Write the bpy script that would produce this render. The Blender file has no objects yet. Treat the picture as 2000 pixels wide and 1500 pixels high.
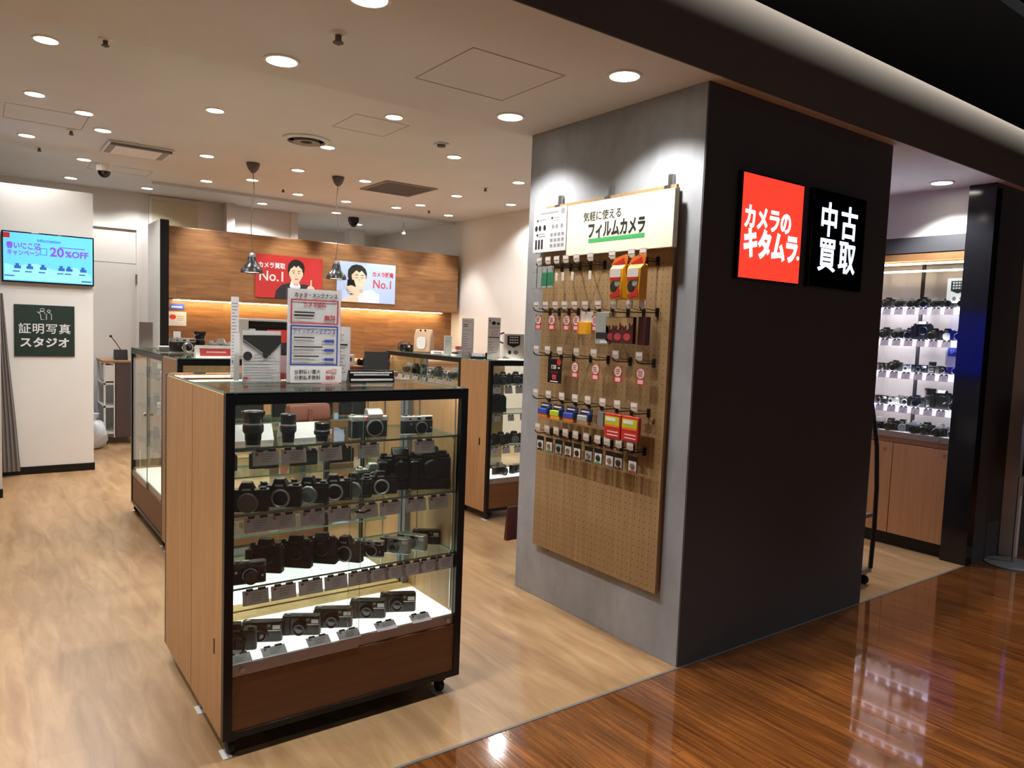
import bpy, bmesh, math, random
from mathutils import Matrix, Vector
random.seed(7)
PI = math.pi
SC = bpy.context.scene
COL = SC.collection

# ---------------------------------------------------------------- camera
cam_d = bpy.data.cameras.new('camera')
cam_d.sensor_width = 36.0
cam_d.lens = 1435.7 / 2000 * 36
cam_d.clip_start = 0.05
cam = bpy.data.objects.new('camera', cam_d)
COL.objects.link(cam)
YAW, PITCH, ROLL = 0.632934, 0.0732649, 0.0381637
fwd = Vector((math.sin(YAW) * math.cos(PITCH), math.cos(YAW) * math.cos(PITCH), -math.sin(PITCH)))
rgt = Vector((math.cos(YAW), -math.sin(YAW), 0))
upv = rgt.cross(fwd)
r2 = rgt * math.cos(ROLL) + upv * math.sin(ROLL)
u2 = -rgt * math.sin(ROLL) + upv * math.cos(ROLL)
cam.matrix_world = Matrix(((r2.x, u2.x, -fwd.x, 0), (r2.y, u2.y, -fwd.y, 0), (r2.z, u2.z, -fwd.z, 1.47), (0, 0, 0, 1)))
SC.camera = cam
# ---------------------------------------------------------------- world, exposure
w = bpy.data.worlds.new('world'); SC.world = w; w.use_nodes = True
w.node_tree.nodes['Background'].inputs[0].default_value = (0.92, 0.94, 1.0, 1)
w.node_tree.nodes['Background'].inputs[1].default_value = 0.13
SC.view_settings.view_transform = 'Standard'
SC.view_settings.look = 'None'
SC.view_settings.exposure = 0.0
SC.view_settings.gamma = 1.0
SC.view_settings.use_curve_mapping = False
SHOP_W, SOFFIT_W, MALL_W = 60.0, 80.0, 230.0     # lamp powers
SC.cycles.max_bounces = 10
SC.cycles.diffuse_bounces = 4
SC.cycles.glossy_bounces = 4
SC.cycles.transparent_max_bounces = 24
SC.cycles.caustics_reflective = False
SC.cycles.caustics_refractive = False
SC.cycles.sample_clamp_indirect = 4.0

# ---------------------------------------------------------------- materials
def lin(c):
    if isinstance(c, str):
        c = [int(c[i:i + 2], 16) / 255 for i in (0, 2, 4)]
    return tuple((x / 12.92 if x <= 0.04045 else ((x + 0.055) / 1.055) ** 2.4) for x in c) + (1,)
def newmat(name):
    m = bpy.data.materials.new(name); m.use_nodes = True
    nt = m.node_tree
    return m, nt, nt.nodes['Principled BSDF']
def P(name, c, rough=0.5, metal=0.0, emis=0.0, ecol=None, coat=0.0, spec=None, noise=0.0):
    m, nt, b = newmat(name)
    b.inputs['Base Color'].default_value = lin(c)
    b.inputs['Roughness'].default_value = rough
    b.inputs['Metallic'].default_value = metal
    if spec is not None: b.inputs['Specular IOR Level'].default_value = spec
    if coat: b.inputs['Coat Weight'].default_value = coat; b.inputs['Coat Roughness'].default_value = 0.05
    if emis:
        b.inputs['Emission Color'].default_value = lin(ecol or c)
        b.inputs['Emission Strength'].default_value = emis
    if noise:
        t = nt.nodes.new('ShaderNodeTexNoise'); t.inputs['Scale'].default_value = noise; t.inputs['Detail'].default_value = 4
        co = nt.nodes.new('ShaderNodeTexCoord'); nt.links.new(co.outputs['Object'], t.inputs['Vector'])
        bu = nt.nodes.new('ShaderNodeBump'); bu.inputs['Strength'].default_value = 0.15; bu.inputs['Distance'].default_value = 0.002
        nt.links.new(t.outputs['Fac'], bu.inputs['Height']); nt.links.new(bu.outputs['Normal'], b.inputs['Normal'])
    return m
def ramp(nt, fac, stops):
    r = nt.nodes.new('ShaderNodeValToRGB')
    e = r.color_ramp.elements
    e[0].position, e[0].color = stops[0][0], lin(stops[0][1])
    e[1].position, e[1].color = stops[-1][0], lin(stops[-1][1])
    for p, c in stops[1:-1]:
        x = e.new(p); x.color = lin(c)
    nt.links.new(fac, r.inputs['Fac'])
    return r.outputs['Color']
def mapped(nt, scale, rot=(0, 0, 0)):
    co = nt.nodes.new('ShaderNodeTexCoord'); mp = nt.nodes.new('ShaderNodeMapping')
    mp.inputs['Scale'].default_value = scale; mp.inputs['Rotation'].default_value = rot
    nt.links.new(co.outputs['Object'], mp.inputs['Vector'])
    return mp.outputs['Vector']
def noise(nt, vec, s, detail=5, rough=0.55, dist=0.0):
    t = nt.nodes.new('ShaderNodeTexNoise')
    t.inputs['Scale'].default_value = s; t.inputs['Detail'].default_value = detail
    t.inputs['Roughness'].default_value = rough; t.inputs['Distortion'].default_value = dist
    nt.links.new(vec, t.inputs['Vector'])
    return t.outputs['Fac']
def mixc(nt, fac, a, b, mode='MIX'):
    m = nt.nodes.new('ShaderNodeMix'); m.data_type = 'RGBA'; m.blend_type = mode
    for s, v in ((0, fac), (6, a), (7, b)):
        if hasattr(v, 'links') or isinstance(v, bpy.types.NodeSocket): nt.links.new(v, m.inputs[s])
        else: m.inputs[s].default_value = v
    return m.outputs[2]
def wood(name, c1, c2, grain=(9, 9, 0.7), rough=0.45, planks=None, coat=0.0):
    m, nt, b = newmat(name)
    v = mapped(nt, grain)
    n = noise(nt, v, 3.0, 6, 0.6, 0.6)
    c = ramp(nt, n, [(0.3, c1), (0.7, c2)])
    if planks:      # planks = (width, height, rotation, mortar colour, spread)
        pw, ph, rot, mort, spread = planks
        bt = nt.nodes.new('ShaderNodeTexBrick')
        nt.links.new(mapped(nt, (1, 1, 1), rot), bt.inputs['Vector'])
        bt.inputs['Scale'].default_value = 1
        bt.inputs['Brick Width'].default_value = pw; bt.inputs['Row Height'].default_value = ph
        bt.inputs['Mortar Size'].default_value = 0.0012; bt.inputs['Mortar Smooth'].default_value = 0.3
        bt.offset = 0.37; bt.offset_frequency = 2
        bt.inputs['Color1'].default_value = (1 - spread, 1 - spread, 1 - spread, 1)
        bt.inputs['Color2'].default_value = (1, 1, 1, 1)
        mc = mort
        bt.inputs['Mortar'].default_value = (mc, mc, mc, 1)
        c = mixc(nt, 1.0, c, bt.outputs['Color'], 'MULTIPLY')
    if planks:
        big = noise(nt, mapped(nt, (grain[0] * .35, grain[1] * .8, grain[2] * .5)), 1.1, 3, 0.5, 0.5)
        c = mixc(nt, 1.0, c, ramp(nt, big, [(0.35, 'e4e0da'), (0.62, 'ffffff')]), 'MULTIPLY')
    nt.links.new(c, b.inputs['Base Color'])
    b.inputs['Roughness'].default_value = rough
    if coat: b.inputs['Coat Weight'].default_value = coat; b.inputs['Coat Roughness'].default_value = 0.04; b.inputs['Coat IOR'].default_value = 1.75
    return m
def glass(name, tint='ffffff', gloss_rough=0.0, ior=1.45, alpha=0.0):
    m, nt, b = newmat(name)
    nt.nodes.remove(b)
    out = nt.nodes['Material Output']
    tr = nt.nodes.new('ShaderNodeBsdfTransparent'); tr.inputs[0].default_value = lin(tint)
    gl = nt.nodes.new('ShaderNodeBsdfGlossy'); gl.inputs['Roughness'].default_value = gloss_rough
    lw = nt.nodes.new('ShaderNodeLayerWeight'); lw.inputs[0].default_value = 0.5
    pw = nt.nodes.new('ShaderNodeMath'); pw.operation = 'POWER'; pw.inputs[1].default_value = 5
    fr = nt.nodes.new('ShaderNodeMath'); fr.operation = 'MULTIPLY_ADD'; fr.inputs[1].default_value = 0.8; fr.inputs[2].default_value = 0.04
    nt.links.new(lw.outputs['Facing'], pw.inputs[0]); nt.links.new(pw.outputs[0], fr.inputs[0])
    mx = nt.nodes.new('ShaderNodeMixShader')
    nt.links.new(fr.outputs[0], mx.inputs[0]); nt.links.new(tr.outputs[0], mx.inputs[1]); nt.links.new(gl.outputs[0], mx.inputs[2])
    nt.links.new(mx.outputs[0], out.inputs[0])
    return m
def E(name, c, s, sample=False):
    m, nt, b = newmat(name)
    b.inputs['Base Color'].default_value = lin(c)
    b.inputs['Emission Color'].default_value = lin(c)
    b.inputs['Emission Strength'].default_value = s
    if not sample: m.cycles.emission_sampling = 'NONE'
    return m

M = {}
M['oak'] = wood('oak_laminate', 'a87c50', 'bc9064', (14, 14, 0.8))
M['oak_in'] = wood('oak_inside', 'c09a60', 'd4b27a', (14, 14, 0.8))
M['walnut'] = wood('feature_wood', '7d5434', 'a07448', (1.0, 1.0, 9), 0.42, (0.9, 0.12, (PI / 2, 0, 0), 0.75, 0.26))
M['cabinet'] = wood('cabinet_wood', 'b4825a', 'c69468', (14, 14, 0.8))
M['drawer'] = wood('base_wood', '6d4326', '7c5030', (0.9, 9, 12), 0.5)
M['peg'] = wood('pegboard_wood', '896c46', '9f8158', (30, 16, 0.8), 0.6)
M['counter'] = wood('counter_wood', '9c7048', 'b0845a', (2, 14, 14))
M['shopfloor'] = wood('shop_floor', 'a07c56', 'c4a178', (5, 0.8, 1), 0.33, (0.92, 0.152, (0, 0, PI / 2), 0.86, 0.1))
M['mallfloor'] = wood('mall_floor', '5a3018', 'a0622e', (22, 1.1, 1), 0.1, (1.2, 0.075, (0, 0, PI / 2), 0.5, 0.3), coat=1.0)
def concrete():
    m, nt, b = newmat('concrete')
    n1 = noise(nt, mapped(nt, (1, 1, 1)), 2.2, 8, 0.65, 0.4)
    n2 = noise(nt, mapped(nt, (1, 1, 0.4)), 9, 6, 0.6)
    c = ramp(nt, n1, [(0.3, '86888c'), (0.72, 'a6a8ac')])
    c = mixc(nt, 0.25, c, ramp(nt, n2, [(0.35, '6a6a6c'), (0.7, 'a4a4a6')]))
    nt.links.new(c, b.inputs['Base Color']); b.inputs['Roughness'].default_value = 0.75
    return m
M['concrete'] = concrete()
def painted(name, c, s=1.5):
    m, nt, b = newmat(name)
    n1 = noise(nt, mapped(nt, (1, 1, 1)), s, 3)
    base = lin(c)
    hx = [min(1, ((x * 12.92) if x < .0031 else 1.055 * x ** (1 / 2.4) - .055)) for x in base[:3]]
    lo = tuple(x * 0.97 for x in hx)
    nt.links.new(ramp(nt, n1, [(0.3, lo), (0.7, tuple(hx))]), b.inputs['Base Color'])
    b.inputs['Roughness'].default_value = 0.7
    return m
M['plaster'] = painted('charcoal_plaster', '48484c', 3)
M['white_wall'] = painted('white_wall', 'dedcd8')
M['ceiling'] = painted('ceiling_paint', 'd6d9dc')
M['soffit'] = painted('soffit_paint', 'd6d4d6')
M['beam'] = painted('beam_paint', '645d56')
M['darkwall'] = P('dark_wall', '434347', 0.6)
M['darkpanel'] = P('dark_panel_gloss', '1c1c20', 0.14)
M['blackceil'] = P('black_ceiling', '17120f', 0.9)
M['valance'] = P('valance_grey', '4a4b50', 0.6)
M['frame'] = P('black_frame', '121214', 0.32, 0.3)
M['rail'] = P('aluminium_rail', 'a8a09e', 0.35, 0.7)
M['steel'] = P('steel', 'b4b4b4', 0.3, 1.0)
M['chrome'] = P('chrome', 'd8d8d8', 0.18, 1.0)
M['silver'] = P('satin_silver', 'c4c4c2', 0.35, 0.85)
M['black'] = P('black_plastic', '09090a', 0.28)
M['leather'] = P('black_leatherette', '080809', 0.5, noise=900)
M['blackgloss'] = P('black_gloss', '08080a', 0.08)
M['grey'] = P('grey_plastic', '6e6e70', 0.5)
M['capgrey'] = P('translucent_cap', '77797a', 0.35)
M['lensglass'] = P('lens_glass', '0a0c14', 0.03, coat=1.0)
M['brownleather'] = P('brown_leather', '6e3a26', 0.5, noise=300)
M['rubber'] = P('rubber', '0b0b0b', 0.7)
M['white'] = P('white_plastic', 'e4e2de', 0.45)
M['paper'] = P('white_paper', 'dedcda', 0.6)
M['cream'] = P('cream_board', 'e4dfc8', 0.6)
def thinpaper(name, c, tl=0.35):
    m, nt, b = newmat(name); out = nt.nodes['Material Output']
    b.inputs['Base Color'].default_value = lin(c); b.inputs['Roughness'].default_value = 0.6
    tr = nt.nodes.new('ShaderNodeBsdfTranslucent'); tr.inputs[0].default_value = lin(c)
    mx = nt.nodes.new('ShaderNodeMixShader'); mx.inputs[0].default_value = tl
    nt.links.new(b.outputs[0], mx.inputs[1]); nt.links.new(tr.outputs[0], mx.inputs[2]); nt.links.new(mx.outputs[0], out.inputs[0])
    return m
M['paper'] = thinpaper('white_paper', 'ecebec', 0.28)
M['card'] = thinpaper('price_card_paper', 'd8d2d6', 0.5)
M['cardback'] = P('black_card_top', '151515', 0.5)
M['ink'] = P('black_ink', '151515', 0.6)
M['inkgrey'] = P('grey_ink', '8b8b8d', 0.6)
M['inkred'] = P('red_ink', 'b0343e', 0.6)
M['inkpink'] = P('pink_ink', 'e0b4b8', 0.6)
M['inkblue'] = P('blue_ink', '2c409a', 0.6)
M['inkgreen'] = P('green_ink', '3fa45a', 0.6)
M['red'] = P('red_print', 'c23a36', 0.5)
M['redposter'] = P('red_poster', 'b02c2c', 0.45)
M['blueposter'] = P('blue_poster', 'a9bfe4', 0.45)
M['skin'] = P('printed_skin', 'e6bda6', 0.5)
M['skin2'] = P('printed_skin_shade', 'cc9c84', 0.5)
M['hair'] = P('printed_hair', '15120f', 0.5)
M['suit'] = P('printed_suit', '1e1f26', 0.5)
M['shirt'] = P('printed_shirt', 'cfd8e8', 0.5)
M['lips'] = P('printed_lips', 'a8504a', 0.5)
M['green_sign'] = P('dark_green_sign', '10281f', 0.5)
M['yellow'] = P('yellow_pack', 'e2a21c', 0.4)
M['orange'] = P('orange_pack', 'd8702a', 0.4)
M['redpack'] = P('red_pack', 'b82a24', 0.4)
M['brownpack'] = P('maroon_pack', '4a1c1c', 0.35)
M['goldpack'] = P('gold_pack', 'c9a877', 0.3, 0.5)
M['greenpack'] = P('green_film_pack', '2f7a56', 0.4)
M['silverpack'] = P('silver_film_pack', 'c8d0ce', 0.25, 0.6)
M['navypack'] = P('navy_pack', '16284c', 0.4)
M['limepack'] = P('lime_pack', 'a8b82c', 0.4)
M['tagwhite'] = P('tag_white', 'd8cfc8', 0.5)
M['tagplate'] = P('clear_tag_holder', 'b7a99c', 0.3)
M['curtain'] = P('grey_curtain', '6b6460', 0.85)
M['hole'] = P('peg_hole', '55422a', 0.9)
M['bluebag'] = P('blue_bag', '8fb4d8', 0.3)
M['whitebag'] = P('white_bag', 'c9cdd4', 0.3)
M['trolley'] = P('brown_trolley', '584844', 0.5)
M['shade'] = P('pendant_black', '1b1c1e', 0.3)
M['canopy'] = P('canopy_grey', '5a5450', 0.5)
M['vent'] = P('vent_grey', '8d8882', 0.6)
M['seam'] = P('panel_seam', 'a8a49f', 0.7)
M['acrylic'] = glass('acrylic', 'ffffff')
M['glass'] = glass('glass_pane', 'fcfffd')
M['shelfglass'] = glass('shelf_glass', 'f2faf7')
M['edge'] = P('glass_edge', '6f9a90', 0.15)
M['lamp'] = E('downlight_lens', 'fff6e6', 14)
M['deck'] = E('lit_deck', 'f4f8f0', 1.35, True)
M['led'] = E('led_strip', 'ffe2b0', 45, True)
M['caseled'] = E('case_light', 'fff4e4', 42, True)
M['ledcool'] = E('led_cool', 'f4f2ff', 50, True)
M['ledtube'] = E('led_tube', 'fff0d0', 9, True)
M['gshelf'] = E('lit_shelf_lip', 'eeecff', 1.1)
M['bulb'] = E('pendant_bulb', 'ffe6c0', 5)
M['redlit'] = E('red_lightbox', 'f8402e', 1.1)
M['whitelit'] = E('white_lit_letters', 'ffffff', 3.2)
M['bluelit'] = E('blue_white_lit_letters', 'cfe0ff', 3.2)
M['addedblue'] = E('added_blue_screen', '1430ff', 1.3, True)  # glow of the unseen screen added behind the pillar
M['tvscreen'] = E('tv_screen', '54b0f4', 0.8)
M['tvpale'] = E('tv_screen_pale', '7cc4f8', 0.8)
M['tvpurple'] = E('tv_purple', '6a3cb4', 0.8)
M['tvnavy'] = E('tv_navy', '1c4f9c', 0.7)
M['tvwhite'] = E('tv_white', 'd4ecfc', 0.95)

# ---------------------------------------------------------------- mesh building
class MB:
    def __init__(s): s.bm = bmesh.new(); s.mats = []; s.mx = Matrix.Identity(4)
    def mi(s, m):
        m = M[m] if isinstance(m, str) else m
        if m not in s.mats: s.mats.append(m)
        return s.mats.index(m)
    def faces(s, vs, fs, m):
        bv = [s.bm.verts.new(s.mx @ Vector(v)) for v in vs]; k = s.mi(m)
        for f in fs:
            try: fc = s.bm.faces.new([bv[i] for i in f]); fc.material_index = k
            except ValueError: pass
        return s
    def box(s, x0, x1, y0, y1, z0, z1, m, me=None):
        v = [(x, y, z) for z in (z0, z1) for y in (y0, y1) for x in (x0, x1)]
        fs = [(0, 2, 3, 1), (4, 5, 7, 6), (0, 1, 5, 4), (2, 6, 7, 3), (0, 4, 6, 2), (1, 3, 7, 5)]
        if me is None: return s.faces(v, fs, m)
        d = (x1 - x0, y1 - y0, z1 - z0); k = d.index(min(d))     # the two broad faces one material, the four edges another
        big = {2: (0, 1), 1: (2, 3), 0: (4, 5)}[k]
        s.faces(v, [fs[i] for i in big], m)
        return s.faces(v, [fs[i] for i in range(6) if i not in big], me)
    def ext(s, pts, y0, y1, m):     # outline in x,z extruded along y
        n = len(pts)
        v = [(p[0], y0, p[1]) for p in pts] + [(p[0], y1, p[1]) for p in pts]
        fs = [tuple(range(n)), tuple(range(2 * n - 1, n - 1, -1))] + [(i, i + n, (i + 1) % n + n, (i + 1) % n) for i in range(n)]
        return s.faces(v, fs, m)
    def prof(s, pts, x0, x1, m):    # outline in y,z extruded along x
        n = len(pts)
        v = [(x0, p[0], p[1]) for p in pts] + [(x1, p[0], p[1]) for p in pts]
        fs = [tuple(range(n)), tuple(range(2 * n - 1, n - 1, -1))] + [(i, i + n, (i + 1) % n + n, (i + 1) % n) for i in range(n)]
        return s.faces(v, fs, m)
    def lathe(s, c, prof, m, n=20, axis='z', cap=True):
        vs = []; k = len(prof)
        for r, h in prof:
            for i in range(n):
                a = 2 * PI * i / n; x, y = r * math.cos(a), r * math.sin(a)
                vs.append({'z': (c[0] + x, c[1] + y, c[2] + h), 'y': (c[0] + x, c[1] + h, c[2] + y), 'x': (c[0] + h, c[1] + x, c[2] + y)}[axis])
        fs = [(j * n + i, j * n + (i + 1) % n, (j + 1) * n + (i + 1) % n, (j + 1) * n + i) for j in range(k - 1) for i in range(n)]
        if cap: fs += [tuple(range(n)), tuple((k - 1) * n + i for i in reversed(range(n)))]
        return s.faces(vs, fs, m)
    def cyl(s, c, r, h, m, axis='z', n=16): return s.lathe(c, [(r, 0), (r, h)], m, n, axis)
    def tube(s, pts, r, m, n=8, closed=False):
        pts = [Vector(p) for p in pts]; k = len(pts); vs = []; up = None
        for i, p in enumerate(pts):
            a = pts[(i - 1) % k] if (closed or i) else p; b = pts[(i + 1) % k] if (closed or i < k - 1) else p
            t = (b - a).normalized()
            if up is None or abs(t.dot(up)) > 0.95: up = Vector((0, 0, 1)) if abs(t.z) < 0.9 else Vector((1, 0, 0))
            u = t.cross(up).normalized(); w_ = t.cross(u); up = -w_ if False else up
            for j in range(n):
                q = p + (u * math.cos(2 * PI * j / n) + w_ * math.sin(2 * PI * j / n)) * r; vs.append(tuple(q))
        m_ = k if closed else k - 1
        fs = [(i * n + j, i * n + (j + 1) % n, ((i + 1) % k) * n + (j + 1) % n, ((i + 1) % k) * n + j) for i in range(m_) for j in range(n)]
        if not closed: fs += [tuple(range(n)), tuple((k - 1) * n + j for j in reversed(range(n)))]
        return s.faces(vs, fs, m)
    def disc2(s, x, z, rx, rz, y, m, n=20, th=0.0006):  # printed ellipse facing -y
        return s.ext([(x + rx * math.cos(2 * PI * i / n), z + rz * math.sin(2 * PI * i / n)) for i in range(n)], y, y - th, m)
def obj(name, mb, parent=None, bevel=0.0, seg=2, loc=None, rot=None, smooth=True):
    me = bpy.data.meshes.new(name)
    bmesh.ops.recalc_face_normals(mb.bm, faces=mb.bm.faces)
    mb.bm.to_mesh(me); mb.bm.free()
    for m in mb.mats: me.materials.append(m)
    if smooth:
        me.shade_smooth(); me.set_sharp_from_angle(angle=math.radians(38))
    o = bpy.data.objects.new(name, me); COL.objects.link(o)
    if parent: o.parent = parent
    if loc: o.location = loc
    if rot: o.rotation_euler = rot
    if bevel:
        b = o.modifiers.new('bevel', 'BEVEL'); b.width = bevel; b.segments = seg; b.limit_method = 'ANGLE'; b.angle_limit = math.radians(40)
    return o
def tag(o, label, cat, group=None, kind=None):
    o['label'] = label; o['category'] = cat
    if group: o['group'] = group
    if kind: o['kind'] = kind
    return o
def thing(name, label, cat, loc=(0, 0, 0), rz=0.0, group=None):
    o = bpy.data.objects.new(name, None); COL.objects.link(o); o.empty_display_size = 0.05
    o.location = loc; o.rotation_euler = (0, 0, rz)
    return tag(o, label, cat, group)
def struct(name, mb, label=None, smooth=False, bevel=0):
    o = obj(name, mb, smooth=smooth, bevel=bevel); o['kind'] = 'structure'
    if label: o['label'] = label
    return o
def copy_tree(o, parent=None):
    c = o.copy(); COL.objects.link(c)
    if parent: c.parent = parent
    for ch in list(o.children): copy_tree(ch, c)
    return c
def txt(name, s, size, m, parent, x, y, z, off=0.0, align='CENTER', rot=None, sx=1.0, spacing=1.0):
    cu = bpy.data.curves.new(name, 'FONT'); cu.body = s; cu.size = size; cu.align_x = align; cu.align_y = 'CENTER'
    cu.offset = off; cu.extrude = 0.0004; cu.resolution_u = 3; cu.space_character = spacing
    cu.materials.append(M[m] if isinstance(m, str) else m)
    o = bpy.data.objects.new(name, cu); COL.objects.link(o)
    if parent: o.parent = parent
    o.location = (x, y, z); o.rotation_euler = rot or (PI / 2, 0, 0); o.scale = (sx, 1, 1)
    return o
def light(kind, parent, loc, power, color=(1, 0.988, 0.965), size=0.04, cone=None, blend=0.35, rot=None, sizey=None):
    d = bpy.data.lights.new('lamp', kind); d.energy = power; d.color = color
    if kind == 'SPOT': d.spot_size = math.radians(cone); d.spot_blend = blend; d.shadow_soft_size = size
    elif kind == 'POINT': d.shadow_soft_size = size
    else:
        d.shape = 'RECTANGLE'; d.size = size; d.size_y = sizey or size
    o = bpy.data.objects.new('lamp', d); COL.objects.link(o); o.parent = parent; o.location = loc
    if rot: o.rotation_euler = rot
    return o
NTH = ['leftmost', 'second from left', 'third from left', 'fourth from left', 'fifth from left', 'sixth from left', 'seventh from left', 'eighth from left', 'ninth from left', 'tenth from left', 'eleventh from left', 'twelfth from left']
# ================================================================ SETTING
HI, LO = 2.95, 2.545
struct('floor', MB().box(-5, 6.5, 2.093, 13, -0.05, 0.0, 'shopfloor'), 'light oak plank floor of the shop')
struct('floor_mall', MB().box(-5, 14, -6, 2.093, -0.05, 0.0, 'mallfloor'), 'glossy red-brown strip floor of the mall corridor')
struct('trim_1', MB().box(-5, 5.4, 2.085, 2.097, 0.0, 0.002, 'grey'), 'thin metal strip between light and dark floors')
mb = MB()
mb.box(-5, 6.5, 2.036, 3.33, LO, LO + 0.05, 'soffit').box(-5, 6.5, 3.28, 3.33, LO + 0.05, HI + 0.1, 'soffit')
struct('ceiling_soffit', mb, 'lower grey-white ceiling strip at the shop front')
struct('ceiling', MB().box(-5, 6.5, 3.33, 9.0, HI, HI + 0.05, 'ceiling'), 'main white shop ceiling')
struct('ceiling_rear', MB().box(-5, 6.5, 9.0, 13, HI, HI + 0.05, 'ceiling').box(1.6, 5.5, 8.99, 9.03, HI - .03, HI, 'ceiling'), 'ceiling behind the feature wall')
# grey concrete pillar
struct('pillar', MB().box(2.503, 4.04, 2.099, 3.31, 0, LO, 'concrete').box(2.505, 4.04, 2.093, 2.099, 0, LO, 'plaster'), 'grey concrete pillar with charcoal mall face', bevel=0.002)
# rounded bulkhead above the shop front, facing the mall
pr = [(2.03, LO), (2.03, 2.68)]
for i in range(1, 11):
    a = i / 10 * PI / 2
    pr.append((2.03 + 0.26 * (1 - math.cos(a)), 2.68 + 0.36 * math.sin(a)))
pr += [(2.5, 3.04), (2.5, LO + 0.052), (2.036, LO + 0.052), (2.036, LO)]
pr2 = [(y, z) for y, z in pr]
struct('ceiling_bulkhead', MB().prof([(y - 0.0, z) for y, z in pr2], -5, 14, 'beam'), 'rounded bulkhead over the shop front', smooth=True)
struct('ceiling_mall', MB().box(-5, 14, -6, 8, 4.2, 4.25, 'blackceil').box(-5, 14, 4, 4.05, 3.0, 4.2, 'blackceil'), 'black mall ceiling')
# walls
struct('wall_right', MB().box(5.5, 5.95, 3.7, 13, 0, HI + 0.2, 'white_wall'), 'white right wall of the shop')
struct('wall_niche', MB().box(5.9, 6.0, 2.0, 3.7, 0, LO, 'white_wall').box(5.4, 5.9, 2.2, 3.7, 2.235, LO, 'white_wall').box(5.395, 5.9, 2.2, 3.7, 2.125, 2.235, 'valance'), 'white wall with dark valance over the display cabinet')
mb = MB().box(5.37, 5.46, 2.085, 2.25, 0, LO, 'darkpanel').box(5.46, 6.6, 2.085, 2.25, 0, LO, 'darkwall')
struct('pillar_dark', mb, 'dark charcoal pillar at the right edge')
struct('wall_mall', MB().box(6.6, 14, 2.6, 2.7, 0, 2.6, 'blackceil').box(13.9, 14, -6, 2.6, 0, 4.2, 'blackceil'), 'black mall wall')
mb = MB().box(-0.6, 1.645, 10.0, 10.1, 0, HI + 0.2, 'white_wall').box(1.645, 3.55, 10.02, 10.12, 0, HI + 0.2, 'white_wall').box(3.55, 5.5, 11.5, 11.6, 0, HI + 0.2, 'white_wall').box(3.5, 3.6, 10.0, 11.6, 0, HI + 0.2, 'white_wall')
struct('wall_back', mb, 'white back wall with door and column')
struct('trim_2', MB().box(4.75, 5.0, 10.9, 11.1, 2.3, HI + 0.1, 'white_wall').box(2.62, 2.72, 9.85, 10.02, 0, HI + 0.1, 'white_wall'), 'white ceiling struts behind feature wall')
# flush door in the back wall
mb = MB().box(1.145 - .45, 1.6, 9.985, 10.0, 0, 2.09, 'white_wall')
d1 = struct('door_1', mb, 'white flush door in the back corridor')
obj('door_frame', MB().box(1.6, 1.64, 9.97, 10.0, 0, 2.5, 'white_wall').box(0.6, 1.64, 9.97, 10.0, 2.5, 2.54, 'white_wall').box(0.6, 1.6, 9.982, 9.986, 2.092, 2.098, 'grey'), d1)
for z in (1.85, 0.95, 0.2): obj('hinge', MB().cyl((1.6, 9.975, z), 0.012, 0.12, 'steel', n=10), d1)
struct('trim_3', MB().box(1.78, 2.3, 9.98, 10.02, 2.45, 2.9, P('hatch_cream', 'c9c2a4', 0.6)).box(1.74, 2.36, 9.99, 10.02, 2.4, 2.94, 'white_wall'), 'cream hatch high on back wall')
# booth partition with TV
mb = MB().box(-1.2, 0.9, 7.87, 7.95, 0, 2.577, 'white_wall')
struct('wall_booth', mb, 'white booth partition')
struct('baseboard_booth', MB().box(-1.2, 0.902, 7.862, 7.87, 0, 0.07, 'frame').box(0.9, 0.908, 7.862, 7.95, 0, 0.07, 'frame'))
struct('wall_left', MB().box(-4, 0.165, 6.95, 7.05, 0, 2.577, 'white_wall'), 'white partition at left edge')
struct('baseboard_left', MB().box(-4, 0.168, 6.943, 6.95, 0, 0.07, 'frame'))
struct('wall_far_left', MB().box(-5.0, -4.9, 2.0, 13, 0, HI + 0.1, 'white_wall').box(-5, 6.5, 12.9, 13, 0, HI + 0.2, 'white_wall'))
# feature wall
mb = MB().box(1.70, 5.43, 8.75, 8.98, 1.675, 2.462, 'walnut')
struct('wall_feature_upper', mb, 'upper overhanging wood panel of the feature wall', bevel=0.012)
struct('wall_feature_lower', MB().box(1.66, 5.5, 9.02, 9.12, 0, 1.75, 'walnut').box(1.66, 5.43, 8.96, 9.12, 1.70, 2.44, 'walnut'), 'recessed lower wood wall')
struct('wall_pylon', MB().box(1.575, 1.578, 8.45, 9.1, 0, 2.485, 'white_wall').box(1.578, 1.665, 8.45, 9.1, 0, 2.485, 'frame'), 'black-ended white partition at left of wood wall')
o = thing('cove_light', 'warm linear light hidden under the upper wood panel', 'light', (3.55, 8.93, 1.675))
obj('housing', MB().box(-1.75, 1.75, -0.02, 0.06, -0.008, 0.0, 'white'), o)
obj('diffuser', MB().box(-1.74, 1.74, 0.0, 0.04, -0.014, -0.008, 'led'), o)
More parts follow.
